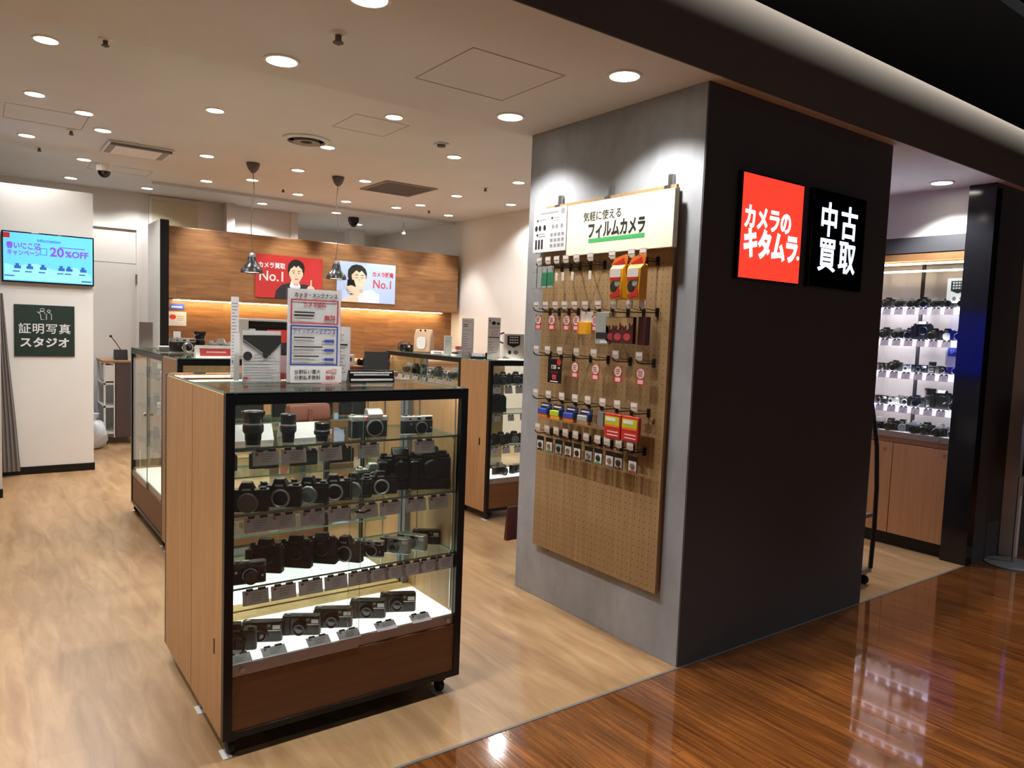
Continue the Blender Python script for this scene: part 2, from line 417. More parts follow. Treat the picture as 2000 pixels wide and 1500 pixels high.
# access hatches, vents
def hatch(n, pts, z, lab):
    mb = MB(); t = 0.0025
    for i in range(4):
        a, b = Vector(pts[i]), Vector(pts[(i + 1) % 4])
        d = (b - a).normalized() * t; nrm = Vector((-d.y, d.x))
        vs = [(p.x, p.y, z - 0.002) for p in (a - nrm, b - nrm, b + nrm, a + nrm)]
        mb.faces(vs + [(x, y, z - 0.0005) for x, y, _ in vs], [(0, 1, 2, 3), (4, 5, 6, 7), (0, 1, 5, 4), (1, 2, 6, 5), (2, 3, 7, 6), (3, 0, 4, 7)], 'seam')
    struct('trim_%d' % n, mb, lab)
hatch(4, [(1.56, 2.92), (1.56, 2.46), (2.02, 2.46), (2.02, 2.92)], LO, 'square access hatch in the front soffit')
hatch(5, [(2.2, 5.41), (2.2, 4.98), (2.62, 4.98), (2.62, 5.41)], HI, 'square access hatch in the main ceiling')
hatch(6, [(0.2, 7.0), (0.2, 6.5), (0.72, 6.5), (0.72, 7.0)], HI, 'square access hatch above the booth')
hatch(7, [(0.95, 8.75), (0.95, 8.4), (1.5, 8.4), (1.5, 8.75)], HI, 'access hatch near the dome camera')
o = thing('air_vent', 'flat grey square ceiling vent above the counter', 'vent', (3.73, 7.3, HI))
obj('frame', MB().box(-0.3, 0.3, -0.33, 0.33, -0.012, 0, 'vent'), o, 0.003)
mb = MB()
for i in range(14): mb.box(-0.27, 0.27, -0.29 + i * 0.043, -0.275 + i * 0.043, -0.016, -0.012, 'canopy')
obj('louvre', mb, o)
o = thing('air_conditioner', 'white rectangular ceiling cassette with side slots', 'air conditioner', (1.2, 7.43, HI))
obj('panel', MB().box(-0.26, 0.26, -0.25, 0.25, -0.02, 0, 'white'), o, 0.006)
obj('slot', MB().box(-0.24, -0.19, -0.22, 0.22, -0.024, -0.02, 'vent'), o)
obj('slot', MB().box(0.19, 0.24, -0.22, 0.22, -0.024, -0.02, 'vent'), o)
obj('flap', MB().box(-0.24, 0.24, -0.25, -0.22, -0.04, -0.02, 'grey'), o)
o = thing('round_diffuser', 'round white ceiling air diffuser beside a downlight', 'vent', (2.2, 5.95, HI))
obj('outer_cone', MB().lathe((0, 0, 0), [(0.19, 0), (0.19, -0.01), (0.15, -0.02), (0.15, 0)], 'ceiling', 28), o)
obj('inner_cone', MB().lathe((0, 0, 0), [(0.1, -0.002), (0.11, -0.03), (0.05, -0.022), (0.05, -0.002)], 'vent', 28), o)
# ---------------------------------------------------------------- downlights
def downlight(x, y, z, r, power, label, group, cone=105, real=True):
    t = thing('downlight', label, 'light', (x, y, z), 0, group)
    obj('trim_ring', MB().lathe((0, 0, 0), [(r + 0.012, 0), (r + 0.011, -0.006), (r, -0.007), (r, 0)], 'white', 28), t)
    obj('diffuser', MB().lathe((0, 0, 0), [(r, -0.003), (r * 0.98, -0.0045)], 'lamp', 28), t)
    if real: light('SPOT', t, (0, 0, -0.012), power, size=0.045, cone=cone, blend=0.5)
    return t
SOF = [(1.04, 3.11, 'above the tabletop signs'), (1.065, 2.33, 'cut by the top edge of the photo'), (2.2, 3.1, 'nearer the inner corner of the concrete pillar'), (2.2, 2.29, 'nearer the front corner of the concrete pillar')]
SOF += [(-.1, 3.1, 'left of the frame, inner row'), (-.1, 2.3, 'left of the frame, outer row'), (-1.25, 3.1, 'far left of the frame, inner row'), (-1.25, 2.3, 'far left of the frame, outer row')]
for x, y, s in SOF: downlight(x, y, LO, 0.062, SOFFIT_W, 'large round downlight in the front soffit, ' + s, 'soffit downlights', 118)
downlight(5.15, 2.33, LO, 0.062, SOFFIT_W, 'round downlight right of the pillar, above the display cabinet', 'soffit downlights', 118)
INN = {1: [(0.336, 4.864), (2.432, 4.853)], 2: [(1.405, 5.612), (3.382, 5.586)], 3: [(0.354, 6.1), (2.428, 6.066), (4.431, 6.057)],
       4: [(0.676, 6.39), (0.858, 6.87)], 5: [(1.735, 7.205), (2.577, 7.184), (3.283, 7.176), (4.392, 7.172), (5.14, 7.165)], 6: [(0.378, 7.557)],
       7: [(2.397, 8.046), (4.416, 8.05)], 8: [(0.874, 8.284), (2.044, 8.05), (3.059, 8.05), (3.662, 8.05), (4.301, 8.05), (5.074, 8.05)]}
RN = {1: 'nearest row of the shop ceiling', 2: 'second row from the front of the shop ceiling', 3: 'third row of the shop ceiling', 4: 'pair beside the square hatch over the aisle', 5: 'row above the pendants',
      6: 'over the booth front', 7: 'row just in front of the wood wall', 8: 'farthest row along the wood wall'}
INN[8] = [(0.874, 8.284), (2.044, 8.5), (3.059, 8.514), (3.662, 8.534), (4.301, 8.461), (5.074, 8.475)]
for k, row in INN.items():
    for i, (x, y) in enumerate(sorted(row)):
        # lamps right over the panel's top are moved clear of it by the step in the ceiling
        downlight(x, y, HI, 0.058, SHOP_W * (1.5 if k == 8 and i else .6 if k == 6 else 1), 'round recessed downlight, %s, %s' % (RN[k], NTH[i] if len(row) > 1 else 'single lamp'), 'shop ceiling downlights', 70 if k == 8 and i else 138)
# wall washers just in front of the feature wall are the row at y = 8.05; the rear room lamps
for i, (x, y) in enumerate([(.876, 9.51), (1.64, 9.53), (2.97, 9.54), (3.94, 9.5), (4.63, 10.33)]):
    downlight(x, y, HI, 0.058, SHOP_W * (.6, .9, 1.6, 1.6, 1.6)[i], 'round downlight in the ceiling behind the wood wall, ' + NTH[i], 'rear ceiling downlights', 140)
# mall side lamps (outside the frame, real fixtures of the corridor)
for i, (x, y) in enumerate([(0.4, 0.2), (2.4, 0.2), (4.4, 0.2), (6.4, 0.2), (1.4, -1.8), (3.8, -1.8)]):
    downlight(x, y, 4.2, 0.07, MALL_W, 'mall corridor downlight in the black ceiling, number %d along the corridor' % (i + 1), 'mall downlights', 62)
t = thing('added_rim_light', 'long light added above the rounded bulkhead to brighten its rim', 'light', (4, 2.16, 3.75))  # added strip fixture, there only to light the bulkhead's rounded top
obj('housing', MB().box(-5, 5, -.04, .04, 0, .06, 'black'), t); obj('hanger', MB().box(-4, -3.98, -.01, .01, .06, .45, 'black'), t); obj('hanger', MB().box(3.98, 4, -.01, .01, .06, .45, 'black'), t)
light('AREA', t, (0, 0, -.01), 120, (1, .9, .78), size=9.8, sizey=.05)
# ---------------------------------------------------------------- small ceiling fittings
def sprinkler(x, y, z, label):
    t = thing('sprinkler_head', label, 'sprinkler', (x, y, z), 0, 'sprinkler heads')
    obj('escutcheon', MB().lathe((0, 0, 0), [(0.035, 0), (0.03, -0.008), (0.01, -0.01)], 'white', 18), t)
    obj('nozzle', MB().lathe((0, 0, 0), [(0.012, -0.008), (0.012, -0.03), (0.02, -0.034), (0.02, -0.038), (0.004, -0.045)], 'canopy', 12), t)
sprinkler(1.106, 2.68, LO, 'brass sprinkler head in the front soffit')
for x, y, s in [(0.591, 4.627, 'near the soffit edge at top left'), (0.656, 7.066, 'left of the ceiling cassette'), (0.494, 8.0, 'farthest left over the booth'), (4.348, 6.53, 'left of the pillar, near the right wall'), (2.812, 8.3, 'between the two pendant cords'), (4.68, 8.3, 'right of the square vent')]:
    sprinkler(x, y, HI, 'small sprinkler head in the shop ceiling, ' + s)
t = thing('smoke_detector', 'small square smoke detector on the shop ceiling', 'detector', (3.065, 5.266, HI))
obj('base', MB().box(-0.045, 0.045, -0.045, 0.045, -0.012, 0, 'ceiling'), t, 0.004)
obj('sensor', MB().lathe((0, 0, 0), [(0.035, -0.012), (0.033, -0.028), (0.02, -0.032)], 'canopy', 16), t)
for x, y, z, lab, dark in [(1.06, 8.4, HI, 'white dome security camera with dark visor above the corridor', 0), (4.3, 9.75, HI, 'black dome security camera behind the wood wall', 1)]:
    t = thing('dome_camera', lab, 'security camera', (x, y, z), 0)
    obj('housing', MB().lathe((0, 0, 0), [(0.075, 0), (0.075, -0.05), (0.065, -0.07)], 'black' if dark else 'white', 22), t)
    obj('dome', MB().lathe((0, 0, 0), [(0.06, -0.07), (0.052, -0.1), (0.03, -0.125), (0.005, -0.132)], 'blackgloss', 22), t)
# pendants
def pendant(x, y, label, kink):
    t = thing('pendant_lamp', label, 'pendant lamp', (x, y, HI), 0, 'pendants over the counter')
    obj('canopy', MB().lathe((0, 0, 0), [(0.062, 0), (0.06, -0.02), (0.045, -0.06), (0.02, -0.09), (0.008, -0.095)], 'canopy', 22), t)
    pts = [(kink * math.sin(i * 0.7) * 0.012 + kink * 0.0, 0, -0.09 - i * 0.073) for i in range(11)] + [(0, 0, -0.85)]
    obj('cord', MB().tube(pts, 0.0035, 'canopy', 6), t)
    obj('cap', MB().lathe((0, 0, 0), [(0.012, -0.84), (0.03, -0.85), (0.035, -0.87), (0.035, -0.9)], 'steel', 20), t)
    s = obj('lamp_shade', MB().lathe((0, 0, 0), [(0.035, -0.88), (0.04, -0.9), (0.05, -0.94), (0.075, -0.965), (0.098, -1.0), (0.104, -1.03), (0.1, -1.03), (0.09, -1.0), (0.045, -0.945), (0.03, -0.9)], 'shade', 28, cap=False), t)
    obj('diffuser', MB().lathe((0, 0, 0), [(0.092, -1.022), (0.09, -1.02)], 'bulb', 24), t)
    light('SPOT', t, (0, 0, -1.04), 4, size=0.05, cone=120)
pendant(2.15, 7.2, 'black metal pendant lamp left of the red poster', 1)
pendant(3.0, 7.2, 'black metal pendant lamp at the left edge of the blue poster', -1)
t = thing('spotlight', 'tiny bright spotlight seen above the wood wall', 'light', (5.0, 9.6, 2.80))
obj('head', MB().cyl((0, 0, 0), 0.03, 0.1, 'white'), t); obj('lens', MB().cyl((0, -0.02, -0.012), 0.022, 0.012, 'lamp'), t); obj('stem', MB().cyl((0, 0, 0.1), 0.008, 0.05, 'white'), t)
t = thing('spotlight', 'tiny bright spotlight just right of the concrete pillar top', 'light', (4.5, 2.5, 2.46))
obj('head', MB().cyl((0, 0, 0), 0.025, 0.06, 'white'), t); obj('lens', MB().cyl((0, 0, -0.01), 0.02, 0.01, 'lamp'), t); obj('stem', MB().cyl((0, 0, 0.06), 0.008, 0.03, 'white'), t)
# ================================================================ PRODUCTS (front faces local -y, base at z = 0)
def assemble(kind, label, cat, parts, flat=False, group=None):
    """parts: list of (name, function(mb), bevel). flat merges everything into one mesh for far-away pieces."""
    if flat:
        mb = MB()
        for n, f, b in parts: f(mb)
        return tag(obj(kind, mb), label, cat, group)
    t = thing(kind, label, cat, (0, 0, 0), 0, group)
    for n, f, b in parts:
        mb = MB(); f(mb); obj(n, mb, t, b)
    return t
def rbox(mb, x0, x1, y0, y1, z0, z1, r, m, n=4):    # box with rounded vertical corners
    pts = []
    for cx, cy, a0 in ((x1 - r, y1 - r, 0), (x0 + r, y1 - r, 90), (x0 + r, y0 + r, 180), (x1 - r, y0 + r, 270)):
        for i in range(n + 1):
            a = math.radians(a0 + 90 * i / n); pts.append((cx + r * math.cos(a), cy + r * math.sin(a)))
    k = len(pts); v = [(x, y, z0) for x, y in pts] + [(x, y, z1) for x, y in pts]
    mb.faces(v, [tuple(range(k)), tuple(range(2 * k - 1, k - 1, -1))] + [(i, (i + 1) % k, (i + 1) % k + k, i + k) for i in range(k)], m)
def slr_parts(body='leather', top='black', mount='cap', s=1.0, grip=True):
    W, H, D = 0.070 * s, 0.060 * s, 0.02 * s
    def f_body(mb): rbox(mb, -W, W, -D, D, 0, H, 0.012 * s, body)
    def f_top(mb):
        rbox(mb, -W, W, -D, D, H, H + 0.012 * s, 0.012 * s, top); rbox(mb, -W, W, -D - .001, D + .001, 0, 0.008 * s, 0.012 * s, top)
    def f_prism(mb):
        z0 = H + 0.012 * s
        mb.faces([(-.028 * s, -.024 * s, z0 - .012 * s), (.028 * s, -.024 * s, z0 - .012 * s), (.028 * s, .018 * s, z0), (-.028 * s, .018 * s, z0), (-.016 * s, -.022 * s, z0 + .024 * s), (.016 * s, -.022 * s, z0 + .024 * s), (.016 * s, .012 * s, z0 + .024 * s), (-.016 * s, .012 * s, z0 + .024 * s)],
                 [(0, 1, 2, 3), (4, 5, 6, 7), (0, 1, 5, 4), (1, 2, 6, 5), (2, 3, 7, 6), (3, 0, 4, 7)], top)
    def f_plate(mb): mb.box(-.013 * s, .013 * s, -.0245 * s, -.0225 * s, H + .011 * s, H + .017 * s, 'silver')
    def f_grip(mb): rbox(mb, W * -1.0, W * -0.62, -D - .022 * s, -D + .004, 0.004 * s, H - .002 * s, 0.009 * s, 'black')
    def f_mount(mb):
        if mount == 'cap':
            mb.lathe((0.004 * s, -D, H * .5), [(.033 * s, 0), (.033 * s, -.006 * s)], 'steel', 26, 'y'); mb.lathe((0.004 * s, -D - .006 * s, H * .5), [(.031 * s, 0), (.031 * s, -.006 * s), (.028 * s, -.008 * s), (.0275 * s, -.006 * s)], 'capgrey', 26, 'y')
        elif mount == 'lens':
            mb.lathe((0.004 * s, -D, H * .5), [(.032 * s, 0), (.032 * s, -.012 * s), (.030 * s, -.013 * s), (.030 * s, -.028 * s), (.033 * s, -.03 * s), (.033 * s, -.045 * s), (.029 * s, -.048 * s), (.024 * s, -.04 * s)], 'black', 26, 'y')
            mb.lathe((0.004 * s, -D - .041 * s, H * .5), [(.024 * s, 0), (.012 * s, -.002 * s)], 'lensglass', 22, 'y')
        else:
            mb.lathe((0.004 * s, -D, H * .5), [(.032 * s, 0), (.032 * s, -.004 * s), (.026 * s, -.005 * s), (.026 * s, -.001 * s)], 'silver', 26, 'y')
            mb.lathe((0.004 * s, -D, H * .5), [(.025 * s, -.001), (.02 * s, -.0015)], 'black', 20, 'y')
    def f_dial(x, r, h, m):
        return lambda mb: mb.lathe((x * s, 0, H + .012 * s), [(r * s, 0), (r * s, h * s), (r * .8 * s, h * s + .001)], m, 18)
    L = [('body', f_body, .0015), ('top_plate', f_top, .001), ('prism_housing', f_prism, .003), ('name_plate', f_plate, 0), ('lens_mount', f_mount, .0008),
         ('dial', f_dial(-.052, .010, .008, top), 0), ('dial', f_dial(.05, .011, .006, top), 0), ('shutter_button', f_dial(-.062, .004, .010, 'chrome'), 0)]
    if grip: L.insert(4, ('hand_grip', f_grip, .002))
    return L
def pro_parts(mount='black'):
    W = 0.078
    def f_body(mb):
        rbox(mb, -W, W, -.024, .026, 0, 0.112, .014, 'leather'); rbox(mb, -W + .006, W - .004, -.02, .022, .112, .124, .012, 'black')
    def f_prism(mb): mb.prof([(-.03, .108), (-.036, .128), (-.018, .152), (.012, .152), (.026, .124), (.026, .108)], -.03, .03, 'black')
    def f_plate(mb): mb.faces([(-.018, -.0345, .122), (.018, -.0345, .122), (.018, -.031, .134), (-.018, -.031, .134), (-.018, -.030, .122), (.018, -.030, .122), (.018, -.027, .134), (-.018, -.027, .134)], [(0, 1, 2, 3), (4, 5, 6, 7), (0, 1, 5, 4), (2, 3, 7, 6), (0, 3, 7, 4), (1, 2, 6, 5)], 'inkgrey')
    def f_grip(mb): rbox(mb, -W - .002, -W + .034, -.055, -.018, .006, .108, .012, 'black')
    def f_vgrip(mb): rbox(mb, -W, W, -.03, .02, 0.0, .034, .012, 'black')
    def f_mount(mb):
        mb.lathe((.008, -.024, .074), [(.036, 0), (.036, -.006), (.033, -.009)], 'black', 26, 'y'); mb.lathe((.008, -.033, .074), [(.032, 0), (.031, -.006), (.02, -.0065)], 'capgrey' if mount == 'grey' else 'black', 26, 'y')
    def f_d(mb): mb.lathe((-.058, -.01, .124), [(.011, 0), (.011, .008)], 'black', 16).lathe((.052, 0, .124), [(.014, 0), (.014, .01)], 'black', 16)
    def f_b(mb): mb.lathe((-.064, -.035, .108), [(.005, 0), (.005, .005)], 'chrome', 12)
    return [('body', f_body, .003), ('prism_housing', f_prism, .004), ('name_plate', f_plate, 0), ('hand_grip', f_grip, .004), ('battery_grip', f_vgrip, .003), ('lens_mount', f_mount, .001), ('dial', f_d, 0), ('shutter_button', f_b, 0)]
def range_parts(top='silver', lens=True, s=1.0):
    W, H, D = .068 * s, .056 * s, .017 * s
    def f_body(mb): rbox(mb, -W, W, -D, D, .006 * s, H, .016 * s, 'leather')
    def f_top(mb): rbox(mb, -W, W, -D - .0008, D + .0008, H, H + .018 * s, .016 * s, top)
    def f_bot(mb): rbox(mb, -W, W, -D - .0008, D + .0008, 0, .006 * s, .016 * s, top)
    def f_win(mb): mb.box(W * .42, W * .82, -D - .0025, -D, H + .004 * s, H + .014 * s, 'blackgloss').box(-W * .1, W * .12, -D - .0025, -D, H + .005 * s, H + .012 * s, 'blackgloss').box(-W * .6, -W * .48, -D - .0025, -D, H + .005 * s, H + .011 * s, 'blackgloss')
    def f_mount(mb):
        mb.lathe((.012 * s, -D, H * .52), [(.026 * s, 0), (.026 * s, -.004), (.023 * s, -.005)], 'chrome', 26, 'y')
        mb.lathe((.012 * s, -D - .005, H * .52), [(.0225 * s, 0), (.021 * s, -.003), (.01 * s, -.0035)], 'black', 26, 'y')
    def f_lens(mb):
        mb.lathe((.012 * s, -D - .004, H * .52), [(.023 * s, 0), (.023 * s, -.014), (.025 * s, -.016), (.024 * s, -.024), (.018 * s, -.02)], 'silver' if top == 'silver' else 'black', 26, 'y'); mb.lathe((.012 * s, -D - .024, H * .52), [(.018 * s, 0), (.008 * s, -.003)], 'lensglass', 20, 'y')
    def f_dial(mb): mb.lathe((-.05 * s, 0, H + .018 * s), [(.010 * s, 0), (.010 * s, .006)], 'chrome', 18).lathe((-.026 * s, 0, H + .018 * s), [(.008 * s, 0), (.008 * s, .005)], 'chrome', 18)
    def f_lev(mb): mb.cyl((-.034 * s, -D, H * .8), .005 * s, -.006, 'chrome', 'y', 12).cyl((.052 * s, -D, H * .5), .004 * s, -.006, 'chrome', 'y', 12)
    def f_shoe(mb): mb.box(-.01 * s, .012 * s, -.008, .01, H + .018 * s, H + .021 * s, 'steel')
    return [('body', f_body, .001), ('top_plate', f_top, .001), ('bottom_plate', f_bot, .0008), ('viewfinder_window', f_win, 0), ('lens_mount', f_mount, 0)] + ([('lens', f_lens, 0)] if lens else []) + [('dial', f_dial, 0), ('lever', f_lev, 0), ('hot_shoe', f_shoe, 0)]
def compact_parts(body='black', zoom=0.02):
    W, H, D = .064, .066, .02
    def f_body(mb): rbox(mb, -W, W, -D, D, 0, H, .013, body)
    def f_grip(mb): rbox(mb, -W - .001, -W + .03, -D - .008, -D + .006, .004, H - .004, .008, 'leather')
    def f_lens(mb):
        mb.lathe((-.004, -D, .028), [(.026, 0), (.024, -.006), (.021, -.007), (.021, -.007 - zoom), (.019, -.009 - zoom), (.012, -.006 - zoom)], 'grey' if body != 'black' else 'black', 26, 'y')
        mb.lathe((-.004, -D - .007 - zoom, .028), [(.012, 0), (.005, -.001)], 'lensglass', 18, 'y')
    def f_flash(mb): mb.box(.034, .058, -D - .002, -D, .044, .058, 'white')
    def f_vf(mb): mb.box(-.006, .016, -D - .002, -D, .052, .061, 'blackgloss').box(.018, .028, -D - .002, -D, .052, .061, 'capgrey')
    def f_btn(mb): mb.lathe((-.045, 0, H), [(.008, 0), (.008, .0025)], 'silver', 14)
    def f_band(mb): mb.box(-.02, .06, -D - .001, -D, .038, .041, 'silver')
    return [('body', f_body, .004), ('hand_grip', f_grip, .002), ('lens', f_lens, 0), ('flash', f_flash, .0008), ('viewfinder_window', f_vf, 0), ('shutter_button', f_btn, 0), ('trim_band', f_band, 0)]
def lens_parts(h, r, hood=0.0):
    def f_m(mb): mb.lathe((0, 0, 0), [(r * .74, 0), (r * .74, h * .12), (r * .8, h * .14)], 'black', 30)
    def f_b(mb): mb.lathe((0, 0, 0), [(r * .74, h * .1), (r * .8, h * .16), (r * .82, h * .34), (r * .97, h * .40), (r, h * .42), (r, h * .62), (r * .96, h * .64), (r * .96, h)], 'black', 30)
    def f_ring(mb):
        for k in range(7): mb.lathe((0, 0, h * (.43 + k * .027)), [(r * 1.0, 0), (r * 1.03, .0006), (r * 1.03, h * .014), (r, h * .016)], 'rubber', 30, cap=False)
    def f_scale(mb): mb.lathe((0, 0, h * .645), [(r * .965, 0), (r * .97, .001), (r * .97, h * .05), (r * .965, h * .052)], 'grey', 30, cap=False)
    def f_cap(mb): mb.lathe((0, 0, h), [(r * .98, 0), (r * .98, .006), (r * .9, .008), (r * .4, .0085)], 'black', 30)
    def f_hood(mb): mb.lathe((0, 0, h * .86), [(r * 1.0, 0), (r * 1.14, h * .08), (r * 1.16, h * .2), (r * 1.1, h * .2), (r * 1.05, h * .05)], 'black', 30, cap=False)
    L = [('lens_mount', f_m, 0), ('barrel', f_b, 0), ('focus_ring', f_ring, 0), ('distance_scale', f_scale, 0), ('lens_cap', f_cap, 0)]
    if hood: L.append(('lens_hood', f_hood, 0))
    return L
def pose(o, x, y, z, deg=0, s=1.0):
    o.location = (x, y, z); o.rotation_euler = (0, 0, math.radians(deg)); o.scale = (s, s, s); return o
_proto = {}
def put(key, x, y, z, deg, label, cat, group, s=1.0):
    """first use of a kind builds it, later uses copy the thing and each of its parts"""
    if key not in _proto:
        kind, parts, flat = KINDS[key]
        o = assemble(kind, label, cat, parts(), flat, group); _proto[key] = o
    else: o = copy_tree(_proto[key])
    o['label'] = label; o['category'] = cat; o['group'] = group
    return pose(o, x, y, z, deg, s)
KINDS = {
    'slr_cap': ('film_camera', lambda: slr_parts(mount='cap'), False), 'slr_open': ('film_camera', lambda: slr_parts(mount='ring'), False),
    'slr_chrome': ('film_camera', lambda: slr_parts(top='silver', mount='ring', grip=False), False), 'slr_lens': ('film_camera', lambda: slr_parts(mount='lens'), False),
    'pro': ('large_camera', lambda: pro_parts(), False), 'range_silver': ('rangefinder_camera', lambda: range_parts('silver', False), False), 'range_lens': ('rangefinder_camera', lambda: range_parts('silver', True), False),
    'range_black': ('rangefinder_camera', lambda: range_parts('grey', True, .95), False),
    'compact': ('compact_camera', lambda: compact_parts('black', .012), False), 'compact_grey': ('compact_camera', lambda: compact_parts('black', .004), False), 'compact_silver': ('compact_camera', lambda: compact_parts('silver', .002), False),
    'f_slr': ('film_camera', lambda: slr_parts(mount='lens'), True), 'f_slrs': ('film_camera', lambda: slr_parts(top='silver', mount='lens', grip=False), True), 'f_cap': ('film_camera', lambda: slr_parts(mount='cap'), True),
    'f_pro': ('large_camera', lambda: pro_parts(), True), 'f_range': ('rangefinder_camera', lambda: range_parts('silver', True), True), 'f_compact': ('compact_camera', lambda: compact_parts('black', .01), True),
    'f_lens': ('camera_lens', lambda: lens_parts(.09, .032), True), 'f_tele': ('camera_lens', lambda: lens_parts(.15, .038, 1), True), 'f_silver': ('compact_camera', lambda: compact_parts('silver', .01), True),
}
# ================================================================ DISPLAY CASES (front faces local -y)
H_CASE = 1.235
def showcase(label, x, y, rz, w, d, shelves=(1.045, .82, .57), front='sliding', back_glass=True, deck_z=.322, left='oak', right='oak', cast=(1, 1, 1, 1), sd=0.30):
    t = thing('display_case', label, 'display case', (x, y, 0), math.radians(rz), 'glass display cases')
    F = .03
    for nm, x0, m in (('side_panel', 0, left), ('side_panel', w - .02, right)):
        obj(nm, MB().box(x0, x0 + .02, .028, d, .065, 1.225, m), t)
    mb = MB().box(0, F, 0, .028, .065, H_CASE - .002, 'frame').box(w - F, w, 0, .028, .065, H_CASE - .002, 'frame').box(F, w - F, 0, .028, H_CASE - .042, H_CASE - .002, 'frame').box(F, w - F, 0, .028, .065, .088, 'frame').box(0.02, w - .02, .028, d, .062, .075, 'frame')
    obj('frame', mb, t, .0015)
    for x0 in (.02, w - .045): obj('rear_post', MB().box(x0, x0 + .025, d - .03, d - .005, .075, 1.222, 'grey'), t)
    obj('base_panel', MB().box(F, w - F, .006, .022, .088, .278, 'drawer' if left == 'oak' else left).box(.02, w - .02, d - .02, d - .004, .075, .30, 'oak_in'), t)
    obj('base_box', MB().box(.02, w - .02, .022, d - .02, .2, deck_z - .03, 'oak_in'), t)
    obj('lit_deck', MB().box(.024, w - .024, .03, d - .075, deck_z - .03, deck_z, 'deck').box(.02, w - .02, d - .075, d - .005, deck_z - .03, deck_z + .004, 'oak_in'), t)
    obj('top_glass', MB().box(0.002, w - .002, 0.0, d, H_CASE - .008, H_CASE, 'glass', 'edge'), t)
    for z in shelves:
        s = obj('glass_shelf', MB().box(.023, w - .023, .035, .035 + sd, z - .007, z, 'shelfglass', 'edge'), t)
        for cx in (.026, w - .026):
            for cy in (.06, sd): obj('shelf_clip', MB().cyl((cx - .004, cy, z - .013), .006, .008, 'chrome', 'x', 10), s)
    for x0 in (.02, w - .023):
        for y0 in (.055, sd - .01): obj('shelf_rail', MB().box(x0, x0 + .003, y0, y0 + .007, .33, 1.2, 'steel'), t)
    obj('light_strip', MB().box(F, w - F, .022, .032, 1.199, 1.205, 'caseled'), t)
    if front == 'sliding':
        for k, (x0, x1, yy) in enumerate(((F, w / 2 + .02, .006), (w / 2 - .02, w - F, .016))):
            g = obj('sliding_door', MB().box(x0, x1, yy, yy + .004, .318, H_CASE - .042, 'glass', 'edge'), t)
            obj('bottom_rail', MB().box(x0, x1, yy - .002, yy + .008, .28, .32, 'rail'), g, .001)
            lx = x0 + .03 if k == 0 else x1 - .03
            obj('lock', MB().cyl((lx, yy - .002, .302), .009, -.014, 'chrome', 'y', 14), g)
    obj('glass_lock', MB().cyl((w * .52, .004, .80), .011, -.016, 'chrome', 'y', 14).tube([(w * .52 - .03, -.004, .795), (w * .52, -.012, .79), (w * .52 + .03, -.004, .795)], .004, 'black', 6), t)
    if back_glass: obj('rear_glass', MB().box(.045, w - .045, d - .018, d - .014, .326, 1.222, 'glass'), t)
    for i, (cx, cy) in enumerate(((.035, .04), (w - .07, .04), (.035, d - .06), (w - .07, d - .06))):
        c = obj('caster', MB().lathe((cx - .012, cy, .026), [(.0, 0), (.022, 0), (.026, .004), (.026, .020), (.022, .024), (0, .024)], 'rubber', 20, 'x'), t)
        obj('bracket', MB().box(cx - .016, cx + .016, cy - .02, cy + .02, .048, .062, 'frame'), c)
        obj('floor_guard', MB().box(cx - .03, cx + .0, cy - .034, cy + .03, 0, .0025, 'white'), c)
    return t
A0 = (.65, 2.434)
showcase('nearest tall display case facing the mall, five lens and camera rows', *A0, 0, .925, .445, cast=(1, 1, 0, 0), back_glass=False, sd=.36)
showcase('display case standing back to back behind the nearest one', .65 + .925, 2.882 + .478, 180, .925, .475, back_glass=False, sd=.25)
showcase('left inner display case facing the mall, holding the small red sign', .941, 4.534, 0, .93, .415)
showcase('display case facing the left aisle with glass side, behind the left inner case', .941, 6.09, -90, 1.135, .44)
showcase('right inner display case facing the mall, partly behind the concrete pillar', 3.151, 4.578, 0, 1.0, .42)
showcase('right display case facing the counter with price cards on its top shelf', 3.151, 6.33, -90, 1.325, .44)

def cards(zs, xs, y, top, group, pre, w=.088, h=.054, rz=0, origin=(0, 0)):
    """paper price cards hanging from a black strip under a shelf edge"""
    out = []
    for i, xx in enumerate(xs):
        if cards.proto is None:
            t = thing('price_card', '', 'price card'); cards.proto = t
            mb = MB().box(-.031, .031, -.001, 0, -.056, -.004, 'card'); obj('card', mb, t)
            mb = MB().box(-.024, -.018, -.0016, -.001, -.02, -.012, 'inkred')
            for k in range(4): mb.box(-.01, .022 - .004 * k, -.0016, -.001, -.019 - .008 * k, -.017 - .008 * k, 'inkgrey')
            obj('print', mb, t); obj('clip_strip', MB().box(-.022, -.006, -.003, .001, -.008, .001, 'cardback').box(.006, .024, -.003, .001, -.008, .001, 'cardback'), t)
            o = t
        else: o = copy_tree(cards.proto)
        c, s_ = math.cos(rz), math.sin(rz)
        o.location = (origin[0] + c * xx - s_ * y, origin[1] + s_ * xx + c * y, top); o.rotation_euler = (math.radians(-11), 0, rz)
        o.scale = (w / .062, 1, h / .056)
        tag(o, pre + ', ' + NTH[i], 'price card', group)
        out.append(o)
    return out
cards.proto = None
YS = 2.434 + .036
cards(0, (.79, .886, 1.018, 1.165, 1.40), YS, 1.036, 'price cards under the top shelf', 'grey price card under the top shelf of the nearest case')
cards(0, (.765, .852, .958, 1.058, 1.165, 1.26, 1.37, 1.47), YS, .811, 'price cards under the second shelf', 'grey price card under the second shelf of the nearest case')
cards(0, (.762, .858, .955, 1.05, 1.142, 1.215, 1.288, 1.36, 1.435, 1.505), YS, .561, 'price cards under the third shelf', 'grey price card under the third shelf of the nearest case')
